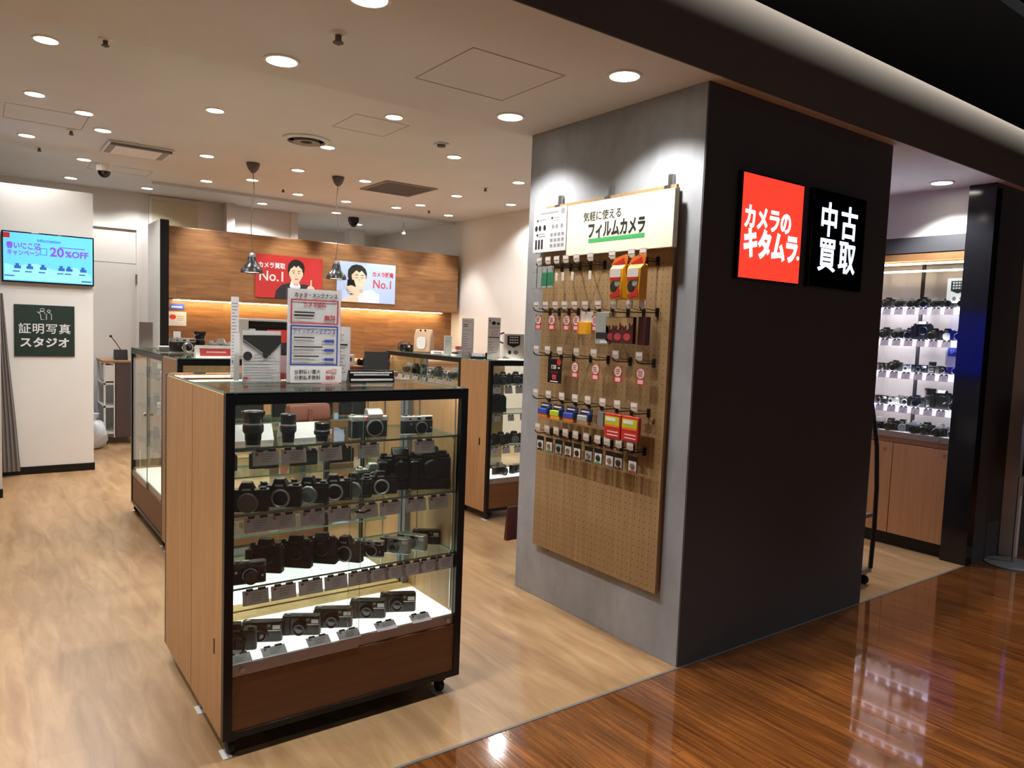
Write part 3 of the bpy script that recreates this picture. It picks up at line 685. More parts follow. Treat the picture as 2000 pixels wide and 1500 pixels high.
for i, xx in enumerate((.705, .825, .985, 1.10, 1.25, 1.40)):
    o = copy_tree(cards.proto); o.location = (xx, 2.478, .342); o.rotation_euler = (math.radians(-62), 0, 0)
    o.scale = (1.35, 1, .8)
    tag(o, 'small slanted price card on the lit floor of the nearest case, ' + NTH[i], 'price card', 'slanted price cards')

# ---- contents of the nearest case
def lens_thing(h, r, hood, x, y, z, label):
    t = assemble('camera_lens', label, 'lens', lens_parts(h, r, hood)); t['group'] = 'lenses on the top shelf'; return pose(t, x, y, z)
lens_thing(.108, .034, 1, .768, 2.535, 1.045, 'tallest black lens with flared hood, far left on the top shelf')
lens_thing(.092, .028, 0, .893, 2.545, 1.045, 'mid-size black lens beside the tallest lens on the top shelf')
lens_thing(.058, .028, 0, 1.012, 2.53, 1.045, 'shortest black lens on the top shelf, left of the cameras')
t = thing('mirrorless_camera', 'silver-topped camera with black body and red dot on the top shelf', 'camera', (1.205, 2.56, 1.045), math.radians(-6), 'cameras on the top shelf')
mb = MB(); rbox(mb, -.074, .074, -.022, .022, 0, .062, .014, 'leather'); obj('body', mb, t, .001)
mb = MB(); rbox(mb, -.074, .074, -.023, .023, .062, .08, .014, 'silver'); obj('top_plate', mb, t, .002)
obj('viewfinder_hump', MB().prof([(-.028, .07), (-.03, .088), (-.018, .104), (.016, .106), (.026, .08)], -.008, .05, 'silver'), t, .003)
mb = MB(); rbox(mb, -.076, -.045, -.04, -.016, 0, .066, .01, 'black'); obj('hand_grip', mb, t, .002)
obj('lens_mount', MB().lathe((.02, -.022, .036), [(.033, 0), (.033, -.004), (.028, -.005)], 'silver', 28, 'y').lathe((.02, -.026, .036), [(.029, 0), (.028, -.006), (.01, -.0065)], 'black', 28, 'y'), t)
obj('badge', MB().cyl((-.012, -.023, .072), .005, -.0015, 'redpack', 'y', 14), t)
obj('dial', MB().lathe((-.06, 0, .08), [(.009, 0), (.009, .006)], 'silver', 16), t)
put('range_silver', 1.405, 2.54, 1.045, -3, 'silver and black rangefinder camera at the right end of the top shelf', 'camera', 'cameras on the top shelf')
t = thing('camera_case', 'brown leather camera case behind the lenses on the top shelf', 'camera case', (1.03, 2.72, 1.045), 0)
mb = MB(); rbox(mb, -.082, .082, -.03, .03, 0, .06, .018, 'brownleather'); obj('pouch', mb, t, .004)
obj('lid', MB().prof([(-.034, .05), (-.036, .085), (-.02, .115), (.02, .115), (.034, .09), (.034, .05)], -.08, .08, 'brownleather'), t, .008)
obj('strap', MB().box(-.012, .006, -.042, -.036, .02, .1, 'brownleather'), t, .002)
obj('name_tag', MB().box(.0, .08, -.045, -.042, .0, .018, 'inkpink'), t)
for xx, lab in ((.79, 'white folded price stand behind the tallest lens'), (.97, 'white folded price stand in front of the brown camera case')):
    t = thing('price_stand', lab, 'price stand', (xx, 2.64, 1.045), 0, 'white folded price stands')
    obj('front_leaf', MB().faces([(-.075, -.03, 0), (.075, -.03, 0), (.075, 0, .055), (-.075, 0, .055), (-.075, -.028, 0), (.075, -.028, 0), (.075, .002, .055), (-.075, .002, .055)], [(0, 1, 2, 3), (4, 5, 6, 7), (0, 1, 5, 4), (2, 3, 7, 6), (0, 3, 7, 4), (1, 2, 6, 5)], 'paper'), t)
    obj('back_leaf', MB().faces([(-.075, .03, 0), (.075, .03, 0), (.075, 0, .055), (-.075, 0, .055), (-.075, .032, 0), (.075, .032, 0), (.075, .002, .055), (-.075, .002, .055)], [(0, 1, 2, 3), (4, 5, 6, 7), (0, 1, 5, 4), (2, 3, 7, 6), (0, 3, 7, 4), (1, 2, 6, 5)], 'paper'), t)
S2 = [('slr_cap', .745, 2.52, -22, 1.05, 'black film camera with pale round body cap, left end of the second shelf'), ('slr_open', .865, 2.535, -30, 1.05, 'black film camera second from left on the second shelf'),
      ('slr_cap', .975, 2.55, -35, 1.0, 'black film camera with pale body cap turned right, third on the second shelf'), ('slr_open', 1.065, 2.545, -20, 1.0, 'black film camera fourth on the second shelf'),
      ('slr_cap', 1.155, 2.56, -38, .95, 'black film camera with pale cap, mid-right on the second shelf'), ('slr_open', 1.262, 2.56, -18, .95, 'black film camera just left of the two large cameras, second shelf'),
      ('pro', 1.365, 2.60, -20, 1.1, 'large black camera with vertical grip, second from right on the second shelf'), ('pro', 1.475, 2.56, -14, 1.13, 'large black camera at the right end of the second shelf')]
for k, x, y, a, s, lab in S2: put(k, x, y, .82, a, lab, 'camera', 'cameras on the second shelf', s)
put('slr_chrome', 1.30, 2.71, .82, -10, 'small chrome-topped film camera behind the large cameras, second shelf', 'camera', 'cameras on the second shelf', .95)
S3 = [('range_black', .742, 2.515, -8, 1.05, 'grey-topped camera with round black lens, left end of the third shelf'), ('pro', .84, 2.6, -38, .8, 'bulky black camera second from left on the third shelf'), ('pro', .95, 2.6, -40, .78, 'bulky black camera third from left on the third shelf'),
      ('pro', 1.05, 2.6, -42, .76, 'bulky black camera fourth from left on the third shelf'), ('slr_open', 1.135, 2.58, -48, 1.0, 'black film camera left of the chrome one, third shelf'), ('range_silver', 1.235, 2.58, -38, .85, 'chrome-trimmed small camera in the middle right of the third shelf'),
      ('compact_silver', 1.345, 2.57, -50, .95, 'silver compact camera on edge, third shelf, left of its twin'), ('compact_silver', 1.425, 2.58, -52, .95, 'silver compact camera on edge, third shelf, right of its twin'), ('compact_grey', 1.51, 2.62, -35, .9, 'small black compact camera at the right end of the third shelf')]
for k, x, y, a, s, lab in S3: put(k, x, y, .57, a, lab, 'camera', 'cameras on the third shelf', s)
S4 = [('slr_lens', .725, 2.56, -20, 1.0, 'black camera half hidden by the frame, left end of the lit floor'), ('compact_grey', .825, 2.585, -26, 1.1, 'black compact camera second from left on the lit floor'), ('compact', .965, 2.57, -30, 1.08, 'black zoom compact camera third from left on the lit floor'),
      ('compact', 1.09, 2.575, -28, 1.12, 'black zoom compact camera with bright flash window, fourth on the lit floor'), ('compact_grey', 1.24, 2.59, -30, 1.08, 'grey-black compact camera second from right on the lit floor'), ('compact_grey', 1.37, 2.59, -26, 1.12, 'black compact camera at the right end of the lit floor')]
for k, x, y, a, s, lab in S4: put(k, x, y, .322, a, lab, 'camera', 'compact cameras on the lit floor', s)
# ---- contents of the other cases (small in the photo: one mesh each)
ORD = lambda i: NTH[min(i, 11)]
def row(keys, start, step, z, deg, where, group, sc=1.0):
    for i, k in enumerate(keys):
        x, y = start[0] + step[0] * i, start[1] + step[1] * i
        cat = 'lens' if k in ('f_lens', 'f_tele') else 'camera'
        nm = {'f_slr': 'black camera with lens', 'f_slrs': 'chrome-topped film camera', 'f_cap': 'black camera body', 'f_pro': 'large black camera', 'f_range': 'silver rangefinder camera', 'f_compact': 'black compact camera', 'f_lens': 'black lens', 'f_tele': 'tall black lens', 'f_silver': 'silver compact camera'}[k]
        put(k, x, y, z, deg + (i * 37 % 17) - 8, '%s %s, %s' % (nm, where, ORD(i)), cat, group, sc)
# right inner case (faces the mall)
row(['f_slr', 'f_slr', 'f_slr'], (3.245, 4.72), (.125, 0), 1.045, -25, 'on the top shelf of the right inner case', 'cameras in the right inner case')
cards(0, (3.235, 3.345, 3.45, 3.555), 4.61, 1.036, 'price cards in the right inner case', 'white price card under the top shelf of the right inner case', .075, .06)
put('f_pro', 3.34, 4.75, .82, -15, 'large black camera on the second shelf of the right inner case', 'camera', 'cameras in the right inner case')
cards(0, (3.25, 3.38, 3.5), 4.61, .811, 'price cards in the right inner case', 'white price card under the second shelf of the right inner case', .06, .05)
row(['f_cap', 'f_slr', 'f_cap'], (3.225, 4.7), (.13, 0), .57, -15, 'on the third shelf of the right inner case', 'cameras in the right inner case')
cards(0, (3.235, 3.345, 3.46), 4.61, .561, 'price cards in the right inner case', 'white price card under the third shelf of the right inner case', .075, .055)
row(['f_slrs', 'f_compact'], (3.36, 4.71), (.16, 0), .322, 20, 'on the lit floor of the right inner case', 'cameras in the right inner case')
# right case facing the counter: one visible shelf
row(['f_slrs', 'f_slr', 'f_cap', 'f_range', 'f_slr', 'f_silver', 'f_slrs', 'f_slr'], (3.27, 6.08), (0, -.135), 1.045, -90, 'on the top shelf of the right counter case', 'cameras in the right counter case', .9)
cards(0, [.09 + .145 * i for i in range(8)], .032, 1.038, 'price cards in the right counter case', 'white price card on the top shelf of the right counter case', .1, .07, -PI / 2, (3.151, 6.33))
row(['f_slr', 'f_range', 'f_slr', 'f_slrs', 'f_cap', 'f_slr'], (3.3, 6.05), (0, -.18), .82, -90, 'on the second shelf of the right counter case', 'cameras in the right counter case', .9)
# left inner case, mall face
row(['f_cap', 'f_slr', 'f_range', 'f_slr'], (1.06, 4.70), (.2, 0), 1.045, -10, 'on the top shelf of the left inner case', 'cameras in the left inner case', .8)
cards(0, (1.03, 1.13, 1.27, 1.40), 4.566, 1.13, 'price cards in the left inner case', 'grey price card on the top shelf of the left inner case', .1, .07)
# left aisle case
row(['f_slr', 'f_slrs', 'f_range', 'f_slr'], (1.08, 5.95), (0, -.2), 1.045, -90, 'on the top shelf of the left aisle case', 'cameras in the left aisle case', .9)
row(['f_slr', 'f_range', 'f_slr'], (1.08, 5.9), (0, -.25), .82, -90, 'on the second shelf of the left aisle case', 'cameras in the left aisle case', .9)
row(['f_slr', 'f_silver', 'f_slr'], (1.08, 5.9), (0, -.25), .57, -90, 'on the third shelf of the left aisle case', 'cameras in the left aisle case', .9)
cards(0, (.2, .45, .7, .95), .033, .561, 'price cards in the left aisle case', 'white price card in the left aisle case', .1, .06, -PI / 2, (.941, 6.09))
# rear-facing case behind the nearest one (its back row seen through the glass)
row(['f_slr', 'f_cap', 'f_compact', 'f_slr', 'f_cap'], (.80, 3.24), (.16, 0), 1.045, 180, 'on the top shelf of the back-to-back case', 'cameras in the back-to-back case', .9)
row(['f_slr', 'f_cap', 'f_slr', 'f_cap'], (.85, 3.24), (.18, 0), .82, 180, 'on the second shelf of the back-to-back case', 'cameras in the back-to-back case', .9)
# ================================================================ SIGNS, SCREENS, POSTERS
def rr(x0, x1, z0, z1, r, n=4):
    pts = []
    for cx, cz, a0 in ((x1 - r, z1 - r, 0), (x0 + r, z1 - r, 90), (x0 + r, z0 + r, 180), (x1 - r, z0 + r, 270)):
        for i in range(n + 1):
            a = math.radians(a0 + 90 * i / n); pts.append((cx + r * math.cos(a), cz + r * math.sin(a)))
    return pts
def outline(mb, x0, x1, z0, z1, t, y, m):
    mb.box(x0, x1, y - .0006, y, z0, z0 + t, m).box(x0, x1, y - .0006, y, z1 - t, z1, m).box(x0, x0 + t, y - .0006, y, z0, z1, m).box(x1 - t, x1, y - .0006, y, z0, z1, m)
def lines(mb, x0, x1, z, n, dz, h, y, m, jag=0.3):
    for i in range(n): mb.box(x0, x1 - (x1 - x0) * jag * random.random(), y - .0005, y, z - i * dz - h, z - i * dz, m)
# illuminated red shop sign
t = thing('lightbox_sign', 'glowing red square sign with white lettering on the dark pillar face', 'sign', (2.963, 2.093, 1.972))
obj('frame', MB().box(-.236, .236, -.026, 0, -.237, .237, 'blackgloss'), t, .004)
obj('face', MB().box(-.229, .229, -.0275, -.026, -.229, .229, 'redlit'), t)
txt('lettering', 'カメラの', .112, 'whitelit', t, -.035, -.0285, .034, .0036, sx=.80)
txt('lettering', 'キタムラ', .138, 'whitelit', t, .0, -.0285, -.082, .0068, sx=.76)
txt('lettering', '.', .1, 'whitelit', t, .212, -.0285, -.085, .003)
t = thing('lightbox_sign', 'glossy black square sign with glowing blue-white characters on the dark pillar face', 'sign', (3.522, 2.093, 1.975))
obj('frame', MB().box(-.242, .242, -.026, 0, -.238, .238, 'blackgloss'), t, .003)
for s, x, z in (('中', -.098, .085), ('古', .085, .085), ('買', -.098, -.085), ('取', .085, -.085)):
    txt('lettering', s, .175, 'bluelit', t, x, -.0275, z, .0032, sx=.92)
# wall TV
t = thing('wall_screen', 'wall-mounted screen showing a blue sale slide', 'television', (.55, 7.87, 1.945))
obj('bezel', MB().box(-.35, .352, -.05, -.0, -.222, .222, 'blackgloss'), t, .006)
obj('screen', MB().box(-.338, .34, -.0515, -.05, -.208, .21, 'tvscreen'), t)
Y = -.0518
mb = MB().box(-.338, -.29, Y, -.0515, .16, .205, 'redpack'); mb.ext([(-.33, -.2), (.33, -.2), (.33, -.12), (.2, -.06), (.05, -.1), (-.1, -.05), (-.25, -.08), (-.33, -.06)], Y, -.0515, 'tvpale')
for k, x in enumerate((-.26, -.17, -.07, .07, .13, .24)):
    mb.box(x, x + .05, Y - .0004, Y, -.1, -.075, 'tvnavy').box(x + .01, x + .035, Y - .0004, Y, -.075, -.055, 'tvnavy').box(x - .01, x + .04, Y - .0004, Y, -.13, -.12, 'tvnavy')
outline(mb, -.065, -.015, .03, .09, .004, Y, 'tvnavy')
mb.box(.08, .28, Y, -.0515, .105, .112, 'tvpurple').box(.25, .33, Y - .0004, Y, -.19, -.178, 'tvnavy').box(-.33, -.26, Y - .0004, Y, -.17, -.16, 'tvnavy')
obj('picture', mb, t)
txt('lettering', 'information', .038, 'tvnavy', t, 0, Y, .155, .0006)
txt('lettering', '春いにこ沼', .062, 'tvpurple', t, -.19, Y, .095, .002, sx=.82)
txt('lettering', 'キャンペーン', .05, 'tvpurple', t, -.19, Y, .035, .0015, sx=.82)
txt('lettering', '20', .11, 'tvpurple', t, .06, Y, .06, .003)
txt('lettering', '%OFF', .075, 'tvpurple', t, .215, Y, .05, .0025)
# studio sign
t = thing('studio_sign', 'dark green square sign with white lettering under the screen', 'sign', (.517, 7.87, 1.302))
obj('board', MB().box(-.231, .231, -.012, 0, -.23, .23, 'green_sign'), t, .001)
txt('lettering', '証明写真', .098, 'paper', t, 0, -.0125, .012, .0009, spacing=1.08)
txt('lettering', 'スタジオ', .094, 'paper', t, 0, -.0125, -.112, .0032, spacing=1.06)
mb = MB()
mb.tube([(-.06, -.0128, .17), (-.035, -.0128, .15), (-.03, -.0128, .1), (.0, -.0128, .1), (.0, -.0128, .165), (-.02, -.0128, .175), (-.045, -.0128, .165)], .003, 'paper', 5)
mb.tube([(.012, -.0128, .1), (.012, -.0128, .15), (.03, -.0128, .165), (.05, -.0128, .15), (.05, -.0128, .1)], .003, 'paper', 5)
mb.tube([(-.02 + .016 * math.cos(a * PI / 6), -.0128, .188 + .012 * math.sin(a * PI / 6)) for a in range(12)], .0025, 'paper', 5, True)
mb.tube([(.03 + .012 * math.cos(a * PI / 6), -.0128, .178 + .01 * math.sin(a * PI / 6)) for a in range(12)], .0025, 'paper', 5, True)
obj('emblem', mb, t)
# curtain of the photo booth
mb = MB(); n = 26; vs = []
for z, w0 in ((1.62, .035), (1.1, .07), (.5, .12), (.05, .15)):
    for i in range(n + 1): vs.append((.14 + (w0 + .03) * i / n, .006 * math.sin(i * 1.3), z))
k = n + 1; N0 = len(vs)
vs += [(v[0], v[1] + .01, v[2]) for v in vs]
fs = [(r_ * k + i, r_ * k + i + 1, (r_ + 1) * k + i + 1, (r_ + 1) * k + i) for r_ in range(3) for i in range(n)]
fs += [tuple(a + N0 for a in f) for f in fs]
mb.faces(vs, fs, 'curtain'); c = obj('curtain', mb, None, 0, 2, (0, 7.78, 0)); tag(c, 'dark grey booth curtain hanging beside the studio sign wall', 'curtain')
# ---- posters on the feature wall (flat prints)
def ell(cx, cz, rx, rz, a0=0, a1=360, n=22): return [(cx + rx * math.cos(math.radians(a0 + (a1 - a0) * i / n)), cz + rz * math.sin(math.radians(a0 + (a1 - a0) * i / n))) for i in range(n + (a1 - a0 != 360))]
t = thing('poster', 'red poster of a man in a dark suit beside white lettering', 'poster', (3.055, 8.75, 1.992))
t.scale = (1.045, 1, 1.0)
obj('sheet', MB().box(-.388, .388, -.012, 0, -.25, .252, 'redposter'), t)
Y = -.012
mb = MB(); mb.ext([(-.17, -.25), (-.155, -.16), (-.09, -.09), (0, -.06), (.05, -.07), (.2, -.07), (.27, -.1), (.33, -.2), (.34, -.25)], Y - .0006, Y, 'suit'); obj('suit', mb, t)
mb = MB(); mb.ext([(.0, -.1), (.02, -.03), (.10, -.03), (.13, -.1), (.07, -.2)], Y - .0012, Y - .0006, 'shirt'); obj('shirt', mb, t)
mb = MB(); mb.ext([(-.012, .02), (-.026, .09), (-.018, .16), (.02, .205), (.06, .222), (.11, .215), (.155, .185), (.176, .13), (.17, .07), (.155, .02), (.14, .0), (.02, .0)], Y - .0012, Y - .0006, 'hair'); obj('hair', mb, t)
mb = MB(); mb.ext([(.0, .08), (-.008, .06), (-.008, .03), (.004, .01), (.02, -.028), (.055, -.062), (.09, -.062), (.122, -.03), (.142, .01), (.154, .03), (.156, .065), (.146, .08), (.142, .11), (.12, .125), (.10, .15), (.075, .125), (.05, .145), (.03, .12), (.012, .11)], Y - .0018, Y - .0012, 'skin').ext([(.04, -.04), (.11, -.04), (.1, -.09), (.05, -.09)], Y - .0016, Y - .0012, 'skin2'); obj('face', mb, t)
mb = MB()
for ex in (.045, .108): mb.ext(ell(ex, .06, .014, .005, n=10), Y - .0024, Y - .0018, 'hair').ext([(ex - .02, .08), (ex + .018, .084), (ex + .018, .09), (ex - .018, .087)], Y - .0024, Y - .0018, 'hair')
mb.ext([(.072, .06), (.082, .018), (.068, .018)], Y - .0022, Y - .0018, 'skin2').ext(ell(.078, -.012, .025, .007, n=10), Y - .0024, Y - .0018, 'lips'); obj('features', mb, t)
mb = MB(); mb.ext(rr(.245, .262, -.1, -.01, .007), Y - .0014, Y - .0006, 'skin').ext(ell(.25, -.14, .05, .06), Y - .0012, Y - .0006, 'skin'); obj('hand', mb, t)
txt('lettering', 'カメラ買取', .072, 'paper', t, -.205, Y - .001, .125, .0022, sx=.85)
txt('lettering', 'No.1', .165, 'paper', t, -.2, Y - .001, -.002, .002, sx=.9)
t = thing('poster', 'pale blue poster of a laughing man holding a camera beside red lettering', 'poster', (4.053, 8.75, 1.996))
t.scale = (1.045, 1, 1.0)
obj('sheet', MB().box(-.385, .385, -.012, 0, -.25, .252, 'blueposter'), t)
mb = MB(); mb.ext([(-.33, -.25), (-.26, -.19), (-.16, -.16), (-.05, -.11), (.06, -.08), (.17, -.14), (.17, -.25)], Y - .0006, Y, 'shirt'); obj('shirt', mb, t)
mb = MB(); mb.ext([(-.225, .0), (-.25, .07), (-.245, .15), (-.2, .205), (-.14, .225), (-.07, .215), (-.02, .175), (.0, .12), (-.005, .06), (-.03, .0)], Y - .001, Y - .0004, 'hair'); obj('hair', mb, t)
mb = MB(); mb.ext([(-.2, .09), (-.19, .02), (-.15, -.06), (-.1, -.095), (-.06, -.08), (-.03, -.03), (-.012, .03), (-.015, .09), (-.04, .12), (-.07, .15), (-.1, .125), (-.14, .15), (-.17, .12)], Y - .0016, Y - .001, 'skin').ext([(-.13, -.05), (-.06, -.07), (-.05, -.13), (-.12, -.13)], Y - .0012, Y - .0006, 'skin2'); obj('face', mb, t)
mb = MB()
for ex in (-.135, -.06): mb.tube([(ex - .02, Y - .002, .055), (ex, Y - .002, .066), (ex + .02, Y - .002, .06)], .0025, 'hair', 5).ext([(ex - .024, .085), (ex + .02, .092), (ex + .02, .1), (ex - .02, .094)], Y - .0022, Y - .0016, 'hair')
mb.ext(ell(-.085, -.02, .038, .022, 180, 360, 12), Y - .0022, Y - .0016, 'paper').ext([(-.1, .05), (-.085, .012), (-.102, .012)], Y - .002, Y - .0016, 'skin2'); obj('features', mb, t)
mb = MB(); mb.ext([(-.25, .03), (-.17, .03), (-.14, -.06), (-.2, -.16), (-.26, -.1)], Y - .0028, Y - .0016, 'black').ext(ell(-.19, -.1, .05, .05), Y - .003, Y - .0028, 'suit'); obj('printed_camera', mb, t)
mb = MB(); mb.ext([(-.27, -.06), (-.2, -.04), (-.12, -.07), (-.08, -.13), (-.13, -.19), (-.2, -.13)], Y - .0036, Y - .0028, 'skin')
for k in range(4): mb.ext(rr(-.275 + k * .012, -.2 + k * .02, -.075 - k * .022, -.06 - k * .022, .006, 3), Y - .004, Y - .0036, 'skin')
mb.ext([(-.33, -.25), (-.26, -.19), (-.16, -.16), (-.1, -.2), (-.12, -.25)], Y - .0042, Y - .0036, 'skin'); obj('hand', mb, t)
txt('lettering', 'カメラ販売', .068, 'red', t, .215, Y - .001, .115, .0022, sx=.85)
txt('lettering', 'No.1', .15, 'red', t, .215, Y - .001, -.01, .0012, sx=.9)
# notes on the lower wood wall
t = thing('wall_note', 'small blue notice taped to the wood wall beside the black pylon', 'notice', (1.865, 9.02, 1.588))
obj('sheet', MB().box(-.075, .075, -.003, 0, -.035, .035, 'inkblue'), t)
mb = MB()
for k in range(5): mb.box(-.06 + k * .024, -.043 + k * .024, -.0036, -.003, -.01, .006, 'paper')
obj('print', mb, t)
t = thing('wall_note', 'white notice with a red shape taped to the wood wall under the blue one', 'notice', (1.868, 9.02, 1.452))
obj('sheet', MB().box(-.095, .095, -.003, 0, -.08, .08, 'paper'), t)
mb = MB(); mb.ext(ell(-.05, .02, .035, .028), -.0036, -.003, 'red'); lines(mb, .0, .07, .03, 3, .02, .005, -.003, 'inkgrey'); obj('print', mb, t)
# ================================================================ ON TOP OF THE NEAREST CASES
T = H_CASE
def stand_sign(label, x, y, rz, w, h, cat='sign stand', holder=True, z=T, group=None, m='paper', tilt=0):
    t = thing('acrylic_sign_stand' if holder else 'card_sign', label, cat, (x, y, z), rz, group)
    obj('sheet', MB().box(-w / 2, w / 2, -.0035, -.001, .003, h, m), t)
    if holder: obj('acrylic_holder', MB().box(-w / 2 - .004, w / 2 + .004, -.007, -.005, 0, h + .004, 'acrylic').box(-w / 2 - .004, w / 2 + .004, .001, .003, 0, h + .004, 'acrylic').box(-w / 2 - .004, w / 2 + .004, -.03, .05, 0, .003, 'acrylic'), t)
    return t
R = math.radians
# maintenance price sign
t = stand_sign('tall white sign with a red box above a blue box on the nearest case', 1.068, 2.77, R(-4), .208, .362)
mb = MB(); Y = -.0076
outline(mb, -.093, .093, .228, .322, .005, Y, 'inkred'); outline(mb, -.093, .093, .068, .222, .005, Y, 'inkblue')
lines(mb, -.08, .0, .275, 1, .02, .0055, Y, 'ink', .1); lines(mb, -.08, .0, .262, 1, .02, .0055, Y, 'ink', .1); lines(mb, -.08, 0, .248, 1, .02, .002, Y, 'inkgrey')
for k, z in enumerate((.178, .142, .106)):
    lines(mb, -.08, (-.0, .035, .02)[k], z, 1, .02, .0048, Y, 'ink', .05); lines(mb, -.08, .0, z - .011, 2, .006, .002, Y, 'inkgrey'); mb.box(.04, .078, Y - .0005, Y, z - .02, z - .009, 'inkblue'); mb.box(.03, .04, Y - .0005, Y, z - .017, z - .014, 'inkblue')
lines(mb, -.09, .09, .058, 1, .01, .002, Y, 'inkgrey', .1)
obj('print', mb, t)
txt('lettering', 'カメラ・メンテナンス', .0185, 'ink', t, .005, Y, .338, .0003, sx=.92)
txt('lettering', 'カメラ診断', .0185, 'inkred', t, 0, Y, .302, .0004)
txt('lettering', '無料', .0225, 'inkred', t, .06, Y, .252, .0007)
txt('lettering', 'クイックメンテナンス', .0185, 'inkblue', t, 0, Y, .199, .0002, sx=.92)
# instalment notice below it
t2 = stand_sign('low pinkish-white card under the tall maintenance sign with payment lettering', 1.066, 2.735, R(-4), .2, .066, 'card', False)
mb = MB(); mb.box(.02, .09, -.0041, -.0035, -.0, .008, 'inkpink'); obj('print', mb, t2)
txt('lettering', '分割払い最大', .0185, 'ink', t2, -.035, -.0042, .044, .0, sx=.92); txt('lettering', '60回', .022, 'inkred', t2, .058, -.0042, .045, 0)
txt('lettering', '分割払手数料', .0185, 'ink', t2, -.035, -.0042, .022, .0, sx=.92); txt('lettering', '無料', .02, 'inkred', t2, .055, -.0042, .022, 0)
# camera flyer
t = stand_sign('acrylic stand with a black camera photo flyer, left of the maintenance sign', .882, 2.82, R(3), .146, .196)
mb = MB(); Y = -.0076
mb.ext([(-.073, .155), (.02, .095), (.073, .15), (.073, .18), (-.073, .178)], Y - .0005, Y, 'ink').ext([(-.072, .158), (.0, .108), (.003, .112), (-.07, .162)], Y - .001, Y - .0005, 'rail').ext(ell(-.055, .1, .017, .017), Y - .0005, Y, 'ink').ext(ell(.012, .1, .01, .008), Y - .001, Y, 'ink')
lines(mb, -.03, .06, .105, 2, .012, .003, Y, 'inkgrey'); lines(mb, -.068, .068, .08, 1, .01, .003, Y, 'inkgrey', 0); lines(mb, -.068, .06, .068, 5, .01, .0025, Y, 'inkgrey', .6)
mb.box(-.07, -.053, Y - .0005, Y, .012, .022, 'inkred'); obj('print', mb, t)
# tall thin strip sign
t = stand_sign('very tall narrow white sign strip behind the camera flyer', .837, 3.02, R(2), .03, .325, holder=False)
mb = MB(); lines(mb, -.012, .013, .3, 22, .0128, .003, -.0036, 'inkgrey', .7); mb.box(-.012, .004, -.0041, -.0036, .06, .075, 'inkgrey'); obj('print', mb, t)
t = stand_sign('narrow white sign strip with a square head, left of the camera flyer', .80, 2.86, R(8), .022, .185, holder=False)
# brochures between
t = thing('brochure_holder', 'pink and black brochures in a holder behind the maintenance sign', 'brochures', (.975, 2.9, T), R(4))
obj('brochure', MB().box(-.05, .05, -.01, -.004, 0, .2, 'redpack').box(-.05, .05, -.0105, -.01, .03, .12, 'inkpink').box(-.03, .03, -.011, -.0105, .1, .15, 'ink'), t)
obj('holder', MB().box(-.054, .054, -.014, -.012, 0, .09, 'acrylic').box(-.054, .054, .004, .006, 0, .13, 'acrylic'), t)
# leaning leaflet at right
t = stand_sign('white leaflet sign turned sideways just right of the maintenance sign', 1.212, 2.86, R(-38), .088, .222)
mb = MB(); Y = -.0076; lines(mb, -.03, .03, .19, 3, .01, .003, Y, 'inkgrey'); mb.box(-.035, .035, Y - .0005, Y, .145, .152, 'ink'); lines(mb, -.03, .03, .135, 8, .014, .003, Y, 'inkgrey'); obj('print', mb, t)
# black wedge notice
t = thing('notice_block', 'low black wedge notice with white lettering at the right of the nearest case top', 'notice', (1.305, 2.755, T), R(-3))
obj('block', MB().prof([(-.018, 0), (-.006, .05), (.0, .05), (.018, 0)], -.098, .098, 'black'), t, .001)
mb = MB()
for k, (n_, zz) in enumerate(((26, .038), (22, .029))):
    for i in range(n_): mb.box(-n_ * .0035 + i * .007, -n_ * .0035 + i * .007 + .0052, -.0195 + (zz + .0) * .22, -.0175 + zz * .24 - .0005, zz, zz + .0055, 'paper')
mb.box(-.09, .09, -.0175, -.0145, .008, .016, 'paper'); obj('lettering', mb, t)
# ================================================================ ON THE LEFT CASES
t = thing('tent_card', 'red and white folded card standing on the left inner case', 'card', (1.17, 4.63, T), 0)
obj('card', MB().prof([(-.03, 0), (.0, .075), (.03, 0)], -.115, .105, 'white'), t, .002)
mb = MB(); mb.faces([(-.09, -.0265, .012), (.09, -.0265, .012), (.09, -.0085, .056), (-.09, -.0085, .056), (-.09, -.0255, .012), (.09, -.0255, .012), (.09, -.0075, .056), (-.09, -.0075, .056)], [(0, 1, 2, 3), (4, 5, 6, 7), (0, 1, 5, 4), (2, 3, 7, 6), (1, 2, 6, 5), (0, 3, 7, 4)], 'red'); obj('red_panel', mb, t)
mb = MB(); mb.faces([(-.055, -.0205, .03), (.06, -.0205, .03), (.06, -.0168, .039), (-.055, -.0168, .039)], [(0, 1, 2, 3)], 'inkpink'); obj('lettering', mb, t)
t = thing('monitor', 'white slanted monitor with black screen behind the red card', 'monitor', (1.46, 4.82, T), R(-8))
obj('screen', MB().prof([(-.02, .03), (.045, .235), (.055, .235), (-.01, .03)], -.03, .30, 'blackgloss'), t)
obj('housing', MB().prof([(.05, .24), (-.025, .245), (-.03, .232), (.05, .228)], -.12, .31, 'white').prof([(-.03, .0), (-.03, .238), (.03, .24), (.12, .0)], -.12, -.04, 'white').prof([(.03, .0), (.05, .23), (.07, .23), (.12, 0)], -.04, .31, 'white'), t, .004)
obj('side_wing', MB().prof([(-.11, 0), (-.045, .18), (-.03, .18), (-.03, 0)], -.04, .0, 'white'), t, .003)
put('f_slrs', 1.30, 5.0, T, -20, 'silver camera lying on the left inner case left of the monitor', 'camera', 'cameras on the case tops', 1.1)
put('f_range', 1.12, 5.25, T, 15, 'silver and black camera at the back left of the left cases', 'camera', 'cameras on the case tops', 1.3)
put('f_tele', 1.24, 5.3, T, 0, 'grey and black lens standing behind the silver camera', 'lens', 'cameras on the case tops', .9)
